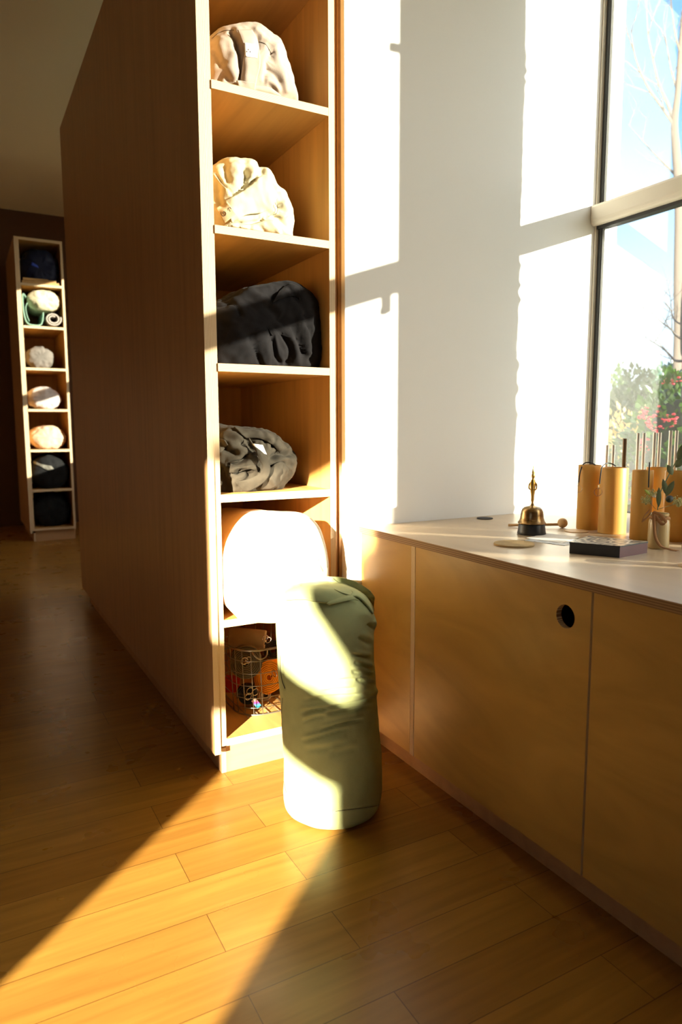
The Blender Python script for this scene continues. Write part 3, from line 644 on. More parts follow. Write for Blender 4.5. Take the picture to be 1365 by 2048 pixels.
bm = bmesh.new(); c = pt(495, 1276, 2.62); add_lathe(bm, [(0, -.075), (.037, -.075), (.039, -.07), (.039, .07), (.037, .075), (.030, .075), (.028, .06), (0, .056)], c, 28, 0, Matrix.Rotation(-.5, 4, 'Z') @ Matrix.Rotation(math.radians(96), 4, 'Y'))
tag(from_bm('rolled_band', bm, cloth('taupe_band', (.30, .24, .17), .1)), 'rolled taupe resistance band lying on top of the strap basket', 'rolled band')
bm = bmesh.new(); q0, q1 = pt(507, 1399, 2.43), pt(519, 1414, 2.43); d = (q1-q0); s = Vector((.008, 0, .006))
tagm = mat('striped_tag', (.5, .1, .4), .5); N_, L_, b_ = nodes(tagm); vv = coords(tagm, (1, 1, 1)); sx = N_.new('ShaderNodeSeparateXYZ'); L_.new(vv, sx.inputs[0]); mr = N_.new('ShaderNodeMapRange'); mr.inputs[1].default_value = q1.z; mr.inputs[2].default_value = q0.z; L_.new(sx.outputs['Z'], mr.inputs[0])
L_.new(ramp(tagm, mr.outputs[0], [(.1, (.02, .45, .65)), (.45, (.15, .15, .6)), (.6, (.6, .06, .45)), (.95, (.75, .7, .65))]), b_.inputs['Base Color'])
A_ = [q0-s, q0+s, q1+s, q1-s]; V0 = [bm.verts.new(p) for p in A_]; V1 = [bm.verts.new(p+Vector((0, .0015, 0))) for p in A_]
bm.faces.new(V0); bm.faces.new(V1[::-1])
for k in range(4): bm.faces.new((V0[k], V1[k], V1[(k+1) % 4], V0[(k+1) % 4]))
bmesh.ops.recalc_face_normals(bm, faces=bm.faces); from_bm('woven_tag', bm, tagm, o4)

# ------------------------------------------------------------------ things on the worktop
Z = ZC
M['brass'] = mat('aged_brass', (.34, .21, .09), .28, 1); N_, L_, b_ = nodes(M['brass']); L_.new(ramp(M['brass'], noise_fac(M['brass'], coords(M['brass'], (1, 1, 3)), 20, 5), [(.3, (.20, .12, .06)), (.7, (.50, .33, .14))]), b_.inputs['Base Color'])
M['gold'] = mat('bright_brass', (.62, .38, .10), .30, 1)
M['blackw'] = mat('black_lacquer', (.018, .018, .017), .4)
M['bamboo'] = wood('bamboo', (.68, .37, .085), 'Z', .42, .10, 8); M['maple'] = wood('maple_stick', (.66, .44, .22), 'X', .5, .08, 8)
M['bamboo_in'] = mat('bamboo_inside', (.36, .18, .05), .7)
# bell on its black stand
bc = Vector((1.752, 1.800, Z))
r = empty('hand_bell', bc + Vector((0, 0, .034)), 'antique brass hand bell with an ornate figure handle resting on the black stand', 'bell')
bz = Z+.038
lathe('bell_cup', [(.0465, 0), (.0485, .002), (.0485, .004), (.044, .009), (.0405, .018), (.039, .030), (.0375, .042), (.034, .051), (.027, .0575), (.014, .061), (.0065, .064), (.0055, .069), (0, .071), (0, .058), (.022, .053), (.033, .044), (.036, .025), (.040, .010), (.0435, .003)], bc+Vector((0, 0, .038)), M['brass'], r, 48)
lathe('cup_band', [(.0412, 0), (.0416, .001), (.0412, .002), (.0405, .0015)], bc+Vector((0, 0, .0545)), M['brass'], r, 48)
hp = [(.004, .0), (.0055, .003), (.0040, .007), (.0050, .012), (.0065, .018), (.0060, .028), (.0078, .040), (.0095, .050), (.0112, .054), (.0098, .058), (.0108, .064), (.0118, .070), (.0108, .078), (.0080, .086), (.0048, .090), (.0052, .094), (.0072, .099), (.0072, .105), (.0050, .110), (.0062, .113), (.0042, .119), (.0025, .128), (.0010, .138), (0, .142)]
lathe('handle', [(x*1.0, z) for x, z in hp], bc+Vector((0, 0, .1035)), M['gold'], r, 24, Matrix.Diagonal((1.0, .72, 1, 1)) )
bm = bmesh.new()
for sgn in (-1, 1):
    add_tube(bm, catmull([bc+Vector((sgn*.008*.77, -sgn*.008*.6, .181)), bc+Vector((sgn*.0125*.8, -sgn*.0125*.6, .174)), bc+Vector((sgn*.012*.8, -sgn*.012*.6, .160)), bc+Vector((sgn*.002, -.009, .157))], 5), .0026, 8)
from_bm('figure_arms', bm, M['gold'], r)
lathe('bell_stand', [(0, 0), (.048, 0), (.0495, .003), (.0475, .012), (.045, .034), (.043, .037), (0, .037)], bc, M['blackw'], None, 40)
tag(bpy.context.scene.objects['bell_stand'], 'small round black stand under the brass bell', 'stand')
# mallet behind the bell
p0, p1 = hit(1006, 1047.5, 2, Z+.012), hit(1124, 1043.5, 2, Z+.018)
p0, p1 = Vector((1.803, 1.975, Z+.0065)), Vector((1.945, 1.868, Z+.0125))
r = empty('mallet', (p0+p1)/2, 'wooden mallet with a round ball head lying behind the brass bell', 'mallet')
r.location.z = Z
dd = (p1-p0).normalized()
tube('stick', [p0, p1+dd*.01], .0052, M['maple'], r, 14)
bm = bmesh.new(); bmesh.ops.create_uvsphere(bm, u_segments=28, v_segments=18, radius=.0185, matrix=Matrix.Translation((p1.x+dd.x*.02, p1.y+dd.y*.02, Z+.0185))); from_bm('ball_head', bm, M['maple'], r, True)
# coasters, papers
M['cork'] = cloth('woven_cork', (.50, .36, .18), .25, weave=1.0); M['slate'] = mat('dark_felt', (.05, .045, .045), .9)
def disc(name, c, rad, h, m, label, cat): return tag(lathe(name, [(0, 0), (rad*.98, 0), (rad, h*.5), (rad*.98, h), (0, h)], Vector(c), m, None, 44), label, cat)
disc('coaster', (1.885, 2.205, Z), .033, .004, M['slate'], 'small dark round coaster lying against the white wall', 'coaster')
o = disc('coaster', (1.54, 1.658, Z), .064, .006, M['cork'], 'woven round tan coaster between the bell and the worktop edge', 'coaster')
disc('coaster', (1.935, 1.765, Z), .042, .003, M['maple'], 'thin pale wooden coaster beside the mallet head under the bamboo chimes', 'coaster')
M['paper'] = mat('grey_printed_paper', (.62, .62, .62), .6); N_, L_, b_ = nodes(M['paper']); L_.new(ramp(M['paper'], noise_fac(M['paper'], coords(M['paper'], (1, 1, 1)), 30, 2), [(.45, (.75, .75, .74)), (.6, (.42, .45, .48))]), b_.inputs['Base Color'])
bm = bmesh.new(); prism(bm, [(1.628, 1.705), (1.665, 1.565), (1.80, 1.60), (1.765, 1.742)], 'Z', Z, Z+.0012); o = from_bm('leaflet', bm, M['paper']); tag(o, 'grey printed leaflet half under the black box', 'leaflet')
bm = bmesh.new(); prism(bm, [(1.665, 1.735), (1.69, 1.60), (1.835, 1.655), (1.800, 1.775)], 'Z', Z+.0013, Z+.0022); o = from_bm('leaflet', bm, M['label']); tag(o, 'white leaflet lying on top of the grey one', 'leaflet')
# black box
r = empty('patterned_box', (1.68, 1.43, Z), 'flat black box with maroon end and black and cream patterned lid', 'box')
M['boxb'] = mat('black_card', (.012, .012, .012), .35); M['maroon'] = mat('maroon_card', (.10, .018, .022), .3)
M['boxtop'] = mat('patterned_lid', (.5, .45, .35), .35); N_, L_, b_ = nodes(M['boxtop'])
vo = N_.new('ShaderNodeTexVoronoi'); vo.feature = 'DISTANCE_TO_EDGE'; vo.inputs['Scale'].default_value = 20; L_.new(coords(M['boxtop'], (1, 1.9, 1), (0, 0, .5)), vo.inputs['Vector']); L_.new(ramp(M['boxtop'], vo.outputs['Distance'], [(.06, (.62, .56, .44)), (.12, (.03, .03, .03)), (.30, (.05, .05, .04)), (.34, (.55, .50, .40))]), b_.inputs['Base Color'])
B4 = [(1.583, 1.455), (1.647, 1.336), (1.785, 1.352), (1.750, 1.500)]
B4 = [(1.577, 1.462), (1.645, 1.338), (1.782, 1.352+.0), (1.725, 1.520)]
bm = bmesh.new(); prism(bm, B4, 'Z', Z, Z+.031)
bm.normal_update(); rm = None
for f in bm.faces:
    f.normal_update(); c_ = f.calc_center_median()
    f.material_index = 0
    if abs(f.normal.z) < .5 and f.normal.y < -.6: f.material_index = 1
from_bm('tray', bm, [M['boxb'], M['maroon']], r)
cx = sum(p[0] for p in B4)/4; cy = sum(p[1] for p in B4)/4
bm = bmesh.new(); prism(bm, [(cx+(x-cx)*1.012, cy+(y-cy)*1.012) for x, y in B4], 'Z', Z+.031, Z+.0345)
for f in bm.faces: f.normal_update(); f.material_index = 0 if f.normal.z > .5 else 1
from_bm('lid', bm, [M['boxtop'], M['boxb']], r)

# bamboo chimes
def chime(c, rad, h, label, cord=None, ring=None):
    c = Vector((*c, Z)); r = empty('bamboo_chime', c, label, 'chime', 'bamboo chimes standing on the worktop')
    lathe('bamboo_tube', [(rad*.96, 0), (rad, .002), (rad, h-.002), (rad*.985, h), (rad*.90, h), (rad*.89, h-.004), (rad*.89, .006), (0, .005), (0, 0)], c, M['bamboo'], r, 48)
    lathe('resonator_disc', [(0, 0), (rad*.885, 0), (rad*.885, .003), (0, .003)], c+Vector((0, 0, h-.02)), M['bamboo_in'], r, 32)
    if cord: tube('cord', catmull(cord, 8), .0022, M['blackw'], r, 8)
    if ring:
        rc_, R = ring; rc_ = Vector(rc_); x = Vector((.85, -.52, 0)); y = Vector((0, 0, 1))
        tube('ring', [rc_+x*R*math.cos(2*PI*k/28)+y*R*math.sin(2*PI*k/28) for k in range(28)], .0008, M['steel'] if R < .013 else M['ink'], r, 6, True)
        tube('bead', [rc_+y*(R+.001), rc_+y*(R+.011)], [.0022, .0026], M['maple'], r, 8)
        tube('cross_wire', [rc_-y*R, rc_+y*R], .0005, M['ink'], r, 5)
    return r
def onv(x, y, X, Y):                            # a pixel on the upright plane through (X, Y) facing the viewer
    n = Vector((X, Y, 0)).normalized(); d = ray(x, y); t = Vector((X, Y, 0)).dot(n)/d.dot(n); return CAM+d*t
c1, c2, c3, c4, c5, c6 = (2.022, 1.792), (2.018, 1.680), (1.985, 1.537), (2.15, 1.610), (2.055, 1.462), (2.07, 1.368)
fr = .035
chime(c1, .0405, .236, 'bamboo chime nearest the white wall, black cord and ring hanging off it',
      [onv(1192, 930, c1[0]-.01, c1[1]-.01), onv(1180, 925, c1[0]-.02, c1[1]), onv(1168, 928, c1[0]-.025, c1[1]), onv(1161, 945, *[v-.03 for v in c1]), onv(1158, 968, *[v-.032 for v in c1])],
      (onv(1158, 978, *[v-.032 for v in c1]), .0125))
chime(c2, .0475, .232, 'wide bamboo chime with a bright sunlit stripe, second from the white wall',
      [onv(1233, 932, c2[0]-.01, c2[1]-.01), onv(1218, 926, c2[0]-.02, c2[1]), onv(1206, 933, *[v-.03 for v in c2]), onv(1202, 950, *[v-.036 for v in c2]), onv(1200, 968, *[v-.038 for v in c2])],
      (onv(1197, 984, *[v-.038 for v in c2]), .0135))
chime(c3, .033, .231, 'bamboo chime with black cord hanging straight down behind the flower jar',
      [onv(1300, 924, *[v-.028 for v in c3]), onv(1299, 945, *[v-.029 for v in c3]), onv(1298, 975, *[v-.029 for v in c3])], None)
chime(c4, .034, .232, 'bamboo chime set back in shade between two nearer bamboo chimes')
chime(c5, .036, .230, 'bamboo chime standing directly behind the flower jar')
chime(c6, .038, .230, 'bamboo chime cut off by the picture edge, behind the glass candle holder')
# slim metal tubes behind
M['tubem'] = mat('polished_tube', (.85, .80, .72), .3, 1); M['tubeb'] = mat('bronze_tube', (.16, .10, .055), .35, .9)
TB = [(1215.5, 890, 'tubem', 'shortest slim metal tube behind the bamboo chimes, nearest the window frame'), (1228, 890, 'tubem', 'short slim metal tube beside the shortest one'), (1251, 877, 'tubeb', 'dark bronze metal tube rising between pale metal tubes'),
      (1278, 866, 'tubem', 'slim metal tube just right of the dark bronze one'), (1290, 866, 'tubem', 'slim metal tube, second right of the dark bronze one'), (1311, 865, 'tubem', 'bright metal tube before the red flowers, inner one of its pair'),
      (1321, 865, 'tubem', 'bright metal tube before the red flowers, outer one of its pair'), (1343, 861, 'tubem', 'tall bright metal tube, second from the picture edge'), (1355, 861, 'tubem', 'tallest bright metal tube, nearest the picture edge')]
proto = None
for k, (x, y, mm, lab) in enumerate(TB):
    X = 2.215 + .0195*k*.9; base = None
    # stand each tube in the row behind the bamboo; follow the view ray to the row plane X = 2.25
    p = hit(x, y, 0, 2.27); h = p.z - Z; rr = .0078 if mm == 'tubeb' else .0064
    o = lathe('metal_tube', [(rr*.8, 0), (rr, 0), (rr, h), (rr*.8, h), (rr*.8, 0)], Vector((p.x, p.y, Z)), M[mm], None, 20); tag(o, lab, 'tube', 'metal tubes standing in a row behind the bamboo chimes')
rk = box('tube_rack', (2.245, 1.60, Z), (2.263, 1.98, Z+.012), M['maple']) if False else None

# flower jar
jc = Vector((1.884, 1.392, Z))
r = empty('flower_jar', jc, 'small glazed jar tied with a tan ribbon holding eucalyptus and tiny flowers', 'vase')
M['jar'] = mat('honey_glaze', (.52, .38, .17), .22, spec=.6); M['ribbon'] = cloth('tan_ribbon', (.42, .22, .10), .06)
lathe('jar', [(0, 0), (.027, 0), (.0305, .004), (.031, .02), (.031, .075), (.0295, .086), (.025, .094), (.024, .099), (.027, .102), (.0275, .108), (.025, .110), (.0225, .108), (.022, .098), (.027, .085), (.028, .02), (0, .006)], jc, M['jar'], r, 40)
rb = [jc+Vector((.0265*math.cos(t), .0265*math.sin(t), .094+.003*math.sin(3*t))) for t in np.linspace(0, 2*PI, 24, endpoint=False)]
tube('ribbon_wrap', rb, .0052, M['ribbon'], r, 8, True)
def band(name, P, W_, m, parent, side, th=.0012):
    Q = catmull(P, 8); bm = bmesh.new(); prev = None; side = Vector(side)
    for i, q in enumerate(Q):
        w_ = W_ if not isinstance(W_, (list, tuple)) else W_[0]+(W_[1]-W_[0])*i/(len(Q)-1)
        row = [bm.verts.new(q-side*w_), bm.verts.new(q+Vector((0, 0, .0008))), bm.verts.new(q+side*w_)]
        if prev:
            for k in range(2): bm.faces.new((prev[k], prev[k+1], row[k+1], row[k]))
        prev = row
    o = from_bm(name, bm, m, parent, True); s = o.modifiers.new('thickness', 'SOLIDIFY'); s.thickness = th; return o
jv = lambda x, y, off=.028: onv(x, y, jc.x-off*.8, jc.y-off*.6)
band('ribbon_loop', [jv(1300, 1022), jv(1291, 1030, .034), jv(1286, 1041, .036), jv(1293, 1037, .034), jv(1303, 1026, .03)], .006, M['ribbon'], r, (.3, -.3, .9))
band('ribbon_loop', [jv(1307, 1024), jv(1322, 1030, .036), jv(1333, 1044, .036), jv(1325, 1048, .034), jv(1312, 1032, .03)], .006, M['ribbon'], r, (.5, -.3, .6))
band('ribbon_tail', [jv(1308, 1026), jv(1309, 1050, .036), jv(1312, 1075, .036), jv(1322, 1092, .036), jv(1340, 1099, .04), jv(1356, 1102, .045)], .005, M['ribbon'], r, (.75, -.5, .25))
M['euc'] = mat('eucalyptus_green', (.17, .23, .13), .55); M['bloom'] = mat('pale_bloom', (.48, .46, .20), .7); M['whitebl'] = mat('white_petal', (.8, .74, .6), .6); M['lime'] = mat('lime_leaf', (.42, .5, .08), .5)
def leaf(bm, base, tip, width, up, cup=.15, n=6):
    base, tip, up = Vector(base), Vector(tip), Vector(up); ax = tip-base; s = ax.cross(up).normalized()*width; nn = s.cross(ax).normalized()*width*cup; R = []
    for i in range(n+1):
        t = i/n; w_ = math.sin(PI*min(1, t*.97+.015))**.75; c_ = base+ax*t - nn*0 + nn*math.sin(PI*t)
        R.append((bm.verts.new(c_-s*w_+nn*w_), bm.verts.new(c_), bm.verts.new(c_+s*w_+nn*w_)))
    for A_, B_ in zip(R, R[1:]):
        for k in range(2):
            f = bm.faces.new((A_[k], A_[k+1], B_[k+1], B_[k])); f.smooth = True
jb = lambda x, y, o_=0: onv(x, y, jc.x+o_, jc.y+o_)
stem = [jb(1316, 1020), jb(1322, 985), jb(1336, 955, -.01), jb(1352, 925, -.02), jb(1372, 895, -.03)]
tube('stem', catmull(stem, 8), .0017, M['euc'], r, 6)
def leafp(name, items, m):
    bm = bmesh.new()
    for bx_, tx_, w_, o_ in items: leaf(bm, jb(*bx_, o_), jb(*tx_, o_-.006), w_, (-.7, -.6, .35))
    o = from_bm(name, bm, m, r, True); s = o.modifiers.new('thickness', 'SOLIDIFY'); s.thickness = .0006; return o
leafp('leaf', [((1318, 1014), (1319, 975), .0075, -.01)], M['euc']); leafp('leaf', [((1334, 990), (1327, 958), .0080, -.012)], M['euc']); leafp('leaf', [((1333, 992), (1349, 962), .009, -.014)], M['euc'])
leafp('leaf', [((1346, 950), (1336, 930), .009, -.014)], M['euc']); leafp('leaf', [((1352, 935), (1368, 915), .011, -.02)], M['euc']); leafp('leaf', [((1356, 922), (1372, 885), .011, -.024)], M['euc'])
bm = bmesh.new(); bmesh.ops.create_icosphere(bm, subdivisions=3, radius=.0125, matrix=Matrix.Translation(jb(1340, 998, .012)) @ Matrix.Diagonal((1.1, .8, .9, 1)))
for v in bm.verts: v.co += v.normal*.0015*noise.noise(v.co*300)
from_bm('seed_pod', bm, mat('dark_pod', (.025, .03, .022), .6), r, True)
def floret(px_, py_, R, n, m, o_, seed):
    rn = random.Random(seed); bm = bmesh.new(); c_ = jb(px_, py_, o_)
    for k in range(n):
        v = Vector((rn.gauss(0, 1), rn.gauss(0, 1), rn.gauss(0, .8))); v = v.normalized()*R*rn.random()**.45
        add = bmesh.ops.create_icosphere(bm, subdivisions=1, radius=rn.uniform(.0014, .0024), matrix=Matrix.Translation(c_+v))
        if k % 3 == 0: add_tube(bm, [c_-Vector((0, 0, R)), c_+v*.9], .0003, 4)
    return from_bm('flower_head', bm, m, r, True)
floret(1293, 1000, .016, 110, M['bloom'], -.01, 1); floret(1306, 985, .013, 70, M['bloom'], -.012, 2); floret(1358, 1003, .018, 120, M['bloom'], -.02, 3); floret(1309, 992, .007, 26, M['whitebl'], -.014, 5)
leafp('leaf', [((1301, 990), (1290, 979), .0045, -.02)], M['lime'])
tube('stem', [jb(1312, 1018), jb(1297, 1000, -.008)], .0008, M['euc'], r, 5); tube('stem', [jb(1318, 1018), jb(1352, 1008, -.015)], .0008, M['euc'], r, 5)
# glass holder by the picture edge
gc = Vector((1.712, 1.157, Z))
disc('coaster', (gc.x, gc.y, Z), .036, .003, M['maple'], 'wooden coaster under the glass candle holder at the picture edge', 'coaster')
r = empty('candle_glass', gc+Vector((0, 0, .003)), 'clear glass candle holder standing on a wooden coaster at the picture edge', 'glass')
lathe('glass_body', [(0, 0), (.022, 0), (.024, .003), (.025, .02), (.029, .048), (.0295, .052), (.027, .052), (.0235, .020), (.021, .010), (0, .009)], gc+Vector((0, 0, .0031)), M['glass'], r, 36)
lathe('candle', [(0, 0), (.0185, 0), (.0185, .012), (0, .0125)], gc+Vector((0, 0, .0125)), M['label'], r, 28)

# ------------------------------------------------------------------ contents of the distant unit
FY = 8.36; XL, XR = (.6925, 1.096)
M['navy'] = cloth('navy_nylon', (.008, .010, .028), .2, .5); M['blue'] = mat('blue_trim', (.01, .05, .42), .5); M['tanb'] = cloth('tan_blanket', (.50, .30, .12), .1)
M['mint'] = mat('mint_foam', (.20, .33, .24), .7); M['lilac'] = mat('lilac_grey_foam', (.38, .32, .27), .7); M['blackf'] = mat('black_foam', (.012, .012, .012), .8)
M['fgrey'] = cloth('mid_grey_cotton', (.17, .15, .13), .1); M['mauve'] = cloth('mauve_white_cotton', (.58, .50, .46), .1); M['sand'] = cloth('sand_white_cotton', (.62, .45, .30), .12); M['fdark'] = cloth('black_cotton', (.010, .010, .010), .2); M['fstrap'] = mat('grey_strap', (.16, .15, .12), .7)
def farblob(name, z, x0, x1, h, m, label, seed, cat='bolster', y0=.02, dep=.6, folds=()):
    r = empty(name, ((x0+x1)/2, FY+y0+dep/2, z), label, cat)
    rings = []; nt = 60; cx_ = (x0+x1)/2; rx = (x1-x0)/2
    for y, s in [(FY+y0+.1*(1-math.cos(a_)), math.sin(a_)**.55) for a_ in np.linspace(.08, PI/2, 12)] + [(FY+y0+.1+(dep-.2)*k/6, 1) for k in range(1, 7)] + [(FY+y0+dep-.1*(1-math.cos(a_)), math.sin(a_)**.6) for a_ in np.linspace(PI/2, .08, 7)[1:]]:
        rings.append([(cx_+rx*s*math.cos(2*PI*k/nt), y, z+h/2+h/2*s*math.sin(2*PI*k/nt)*1.06) for k in range(nt)])
    vs, fs = grid_mesh(rings); o, b = finish_bundle('body', vs, fs, m, r, folds, .012, 8, seed, z, (XL+.004, XR-.004), ridged=.02); return r, b
rr, b = farblob('stuff_sack', 2.803, XL+.01, XR-.01, .38, M['navy'], 'navy blue stuff sack on the highest shelf of the distant unit', 40, 'sack')
drape('trim_patch', [(64, 524), (74, 530)], [(62, 530), (78, 536)], b, M['blue'], rr, .01, .002, nu=8, nv=6, lim=(XL+.002, XR, 2.80))
for k, (xa, xb, ya, zz) in enumerate([(XL+.01, XR-.02, .0, 0), (XL+.02, XR-.13, -.03, .03), (XL+.13, XR-.05, -.04, .022)]):
    bm = bmesh.new(); add_box(bm, (xa, FY+.004+ya*.0, 2.8035+zz), (xb, FY+.02, 2.8035+zz+.028), 0, .006)
    for v in bm.verts: v.co.z += .006*noise.noise(v.co*18+Vector((k, 0, 0))) if v.co.z > 2.815+zz else 0
    tag(from_bm('folded_blanket', bm, M['tanb']), ['tan folded blanket edge lying lowest under the navy sack', 'tan folded blanket edge under the navy sack, its left pile', 'tan folded blanket edge under the navy sack, its right pile'][k], 'blanket', 'tan folded blankets under the navy sack')
def matroll(label, m, pts, cat='yoga mat', w_=.55, th=.0035, fill=None):
    P = catmull([Vector((x, 0, z)) for x, z in pts], 10); bm = bmesh.new(); add = []; prev = None
    for i, q in enumerate(P):
        t = (P[min(i+1, len(P)-1)]-P[max(i-1, 0)]).normalized(); nn = Vector((-t.z, 0, t.x))*th
        row = [bm.verts.new(q+nn+Vector((0, FY+.006, 0))), bm.verts.new(q-nn+Vector((0, FY+.006, 0))), bm.verts.new(q-nn+Vector((0, FY+w_, 0))), bm.verts.new(q+nn+Vector((0, FY+w_, 0)))]
        if prev:
            for k in range(4): bm.faces.new((prev[k], prev[(k+1) % 4], row[(k+1) % 4], row[k]))
        else: bm.faces.new(row)
        prev = row
    bm.faces.new(prev[::-1]); bmesh.ops.recalc_face_normals(bm, faces=bm.faces); return tag(from_bm('yoga_mat', bm, m), label, cat)
z6 = 2.358
matroll('mint green yoga mat curled into a deep open loop on the distant unit', M['mint'], [(.735, z6+.30), (.708, z6+.33), (.702, z6+.25), (.708, z6+.12), (.735, z6+.03), (.80, z6+.010), (.87, z6+.02), (.895, z6+.09), (.90, z6+.15)], th=.006)
matroll('thin mint yoga mat folded inside the looped green one', M['mint'], [(.745, z6+.24), (.728, z6+.19), (.735, z6+.11), (.755, z6+.05)], th=.004, cat='yoga mat')
sp = [(1.0-.0+ (.035+.045*t)*math.cos(2*PI*1.9*t+1), z6+.088+(.030+.040*t)*math.sin(2*PI*1.9*t+1)) for t in np.linspace(0, 1, 26)]
matroll('lilac grey yoga mat rolled into an oval ring on the distant unit', M['lilac'], sp, th=.007)
farblob('bolster', z6+.176, .76, XR-.006, .215, M['cream'], 'pale olive bolster on top of the rolled mats in the distant unit', 43, y0=.0)
rr, b = farblob('bolster', 1.9127, XL+.02, XR-.10, .235, M['fgrey'], 'plain mid grey bolster in the distant unit', 45, y0=.06)
rr, b = farblob('bolster', 1.4674, XL+.012, XR-.055, .235, M['mauve'], 'pale mauve bolster with white sunlit wrap in the distant unit', 47, y0=.03)
rr, b = farblob('bolster', 1.0247, XL+.012, XR-.02, .25, M['sand'], 'sand and white crumpled bolster in the distant unit', 49, y0=.03)
rr, b = farblob('bolster', .5833, XL+.005, XR-.005, .35, M['fdark'], 'black bag with a grey strap low in the distant unit', 51, 'bag', y0=.02)
drape('strap', [(66, 920), (80, 927), (92, 930), (103, 932)], [(66, 926), (80, 932), (95, 940), (108, 938)], b, M['fstrap'], rr, .01, .004, lim=(XL+.004, XR, .588))
rr, b = farblob('bolster', .1485, XL+.005, XR-.005, .35, M['fdark'], 'black bag on the lowest shelf of the distant unit', 53, 'bag', y0=.05)


# ------------------------------------------------------------------ outdoors
M['lawn'] = mat('lawn', (.10, .13, .05), .95)
o = box('ground', (2.7, -14, -.35), (30, 40, -.30), M['lawn'], bev=0); S(o)
def leaf_mat(name, c, var=.4, rough=.28):
    m = mat(name, c, rough, spec=.5); N, L, b = nodes(m); L.new(ramp(m, noise_fac(m, coords(m, (1, 1, 1)), 6, 3), [(.3, tuple(x*(1-var) for x in c)), (.7, tuple(x*(1+var) for x in c))]), b.inputs['Base Color'])
    b.inputs['Transmission Weight'].default_value = 0; return m
M['lf_dark'] = leaf_mat('dark_leaves', (.035, .060, .020)); M['lf_bright'] = leaf_mat('bright_leaves', (.05, .11, .014), .7, .2); M['lf_gold'] = leaf_mat('golden_leaves', (.55, .38, .12), .3, .5); M['lf_blue'] = leaf_mat('bluish_leaves', (.045, .085, .065))
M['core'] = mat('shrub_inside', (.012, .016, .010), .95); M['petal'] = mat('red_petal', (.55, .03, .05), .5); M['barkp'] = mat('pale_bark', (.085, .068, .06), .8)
def leaves(bm, c, R, n, L, seed, W_=.3, shell=.45):
    rn = random.Random(seed); c, R = Vector(c), Vector(R)
    for _ in range(n):
        d = Vector((rn.gauss(0, 1), rn.gauss(0, 1), rn.gauss(0, 1))).normalized(); rr = (1-shell*rn.random()**1.5)*(1+.16*noise.noise(d*2.3+Vector((seed, 0, 0))))
        p = c+Vector((d.x*R.x, d.y*R.y, d.z*R.z))*rr
        if p.z < -.28: continue
        a_ = (d+Vector((rn.uniform(-1, 1), rn.uniform(-1, 1), rn.uniform(-.4, 1)))*.8).normalized(); up = Vector((rn.uniform(-1, 1), rn.uniform(-1, 1), 1)).normalized(); l = L*rn.uniform(.7, 1.3)
        s = a_.cross(up)
        if s.length < 1e-3: continue
        s = s.normalized()*l*W_; nn = s.cross(a_).normalized()*l*.08
        v = [bm.verts.new(p), bm.verts.new(p+a_*l*.45-s+nn), bm.verts.new(p+a_*l), bm.verts.new(p+a_*l*.45+s+nn)]
        bm.faces.new((v[0], v[1], v[2])); bm.faces.new((v[0], v[2], v[3]))
def shrub(label, c, R, n, L, m, seed, cat='shrub', group=None, name='shrub', core=.78, W_=.3, flowers=0):
    r = empty(name, (c[0], c[1], -.30), label, cat, group)
    bm = bmesh.new(); leaves(bm, c, R, n, L, seed, W_); tag(from_bm('foliage', bm, m, r, True), kind=None)
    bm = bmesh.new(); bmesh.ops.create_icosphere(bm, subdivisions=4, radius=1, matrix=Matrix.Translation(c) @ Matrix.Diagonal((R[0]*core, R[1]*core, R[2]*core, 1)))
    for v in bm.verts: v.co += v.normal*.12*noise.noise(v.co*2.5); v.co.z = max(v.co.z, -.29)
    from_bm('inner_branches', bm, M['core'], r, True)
    if flowers:
        rn = random.Random(seed+100)
        for i in range(flowers):
            d = Vector((-abs(rn.gauss(0, 1))-.3, -abs(rn.gauss(0, .7)), rn.gauss(0, .8))).normalized(); p = Vector(c)+Vector((d.x*R[0], d.y*R[1], d.z*R[2]))*1.0
            bm = bmesh.new()
            for k in range(16):
                q = p+Vector((rn.gauss(0, .03), rn.gauss(0, .03), rn.gauss(0, .022))); bmesh.ops.create_icosphere(bm, subdivisions=1, radius=rn.uniform(.008, .016), matrix=Matrix.Translation(q) @ Matrix.Diagonal((1, 1, .6, 1)))
            from_bm('flower_cluster', bm, M['petal'], r, True)
    return r
# flowering evergreen close to the window, golden shrub left of it, clipped hedge behind
def outp(x, y, X): return hit(x, y, 0, X)
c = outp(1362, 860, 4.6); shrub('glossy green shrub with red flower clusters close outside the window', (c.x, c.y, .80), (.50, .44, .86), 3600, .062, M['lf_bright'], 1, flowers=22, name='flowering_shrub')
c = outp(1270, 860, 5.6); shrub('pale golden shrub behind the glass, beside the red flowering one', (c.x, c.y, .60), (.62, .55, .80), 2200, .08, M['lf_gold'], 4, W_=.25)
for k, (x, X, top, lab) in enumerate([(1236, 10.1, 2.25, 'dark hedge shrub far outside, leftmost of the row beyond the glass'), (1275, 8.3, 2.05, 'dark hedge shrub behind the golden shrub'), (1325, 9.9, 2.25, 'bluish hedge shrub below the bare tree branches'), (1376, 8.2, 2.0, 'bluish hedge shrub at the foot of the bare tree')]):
    c = outp(x, 800, X); shrub(lab, (c.x, c.y, .80), (.36, .36, top-.80), 2200, .11, M['lf_dark'] if k < 2 else M['lf_blue'], 20+k, 'shrub', 'dark hedge shrubs outside the window', 'hedge_shrub')
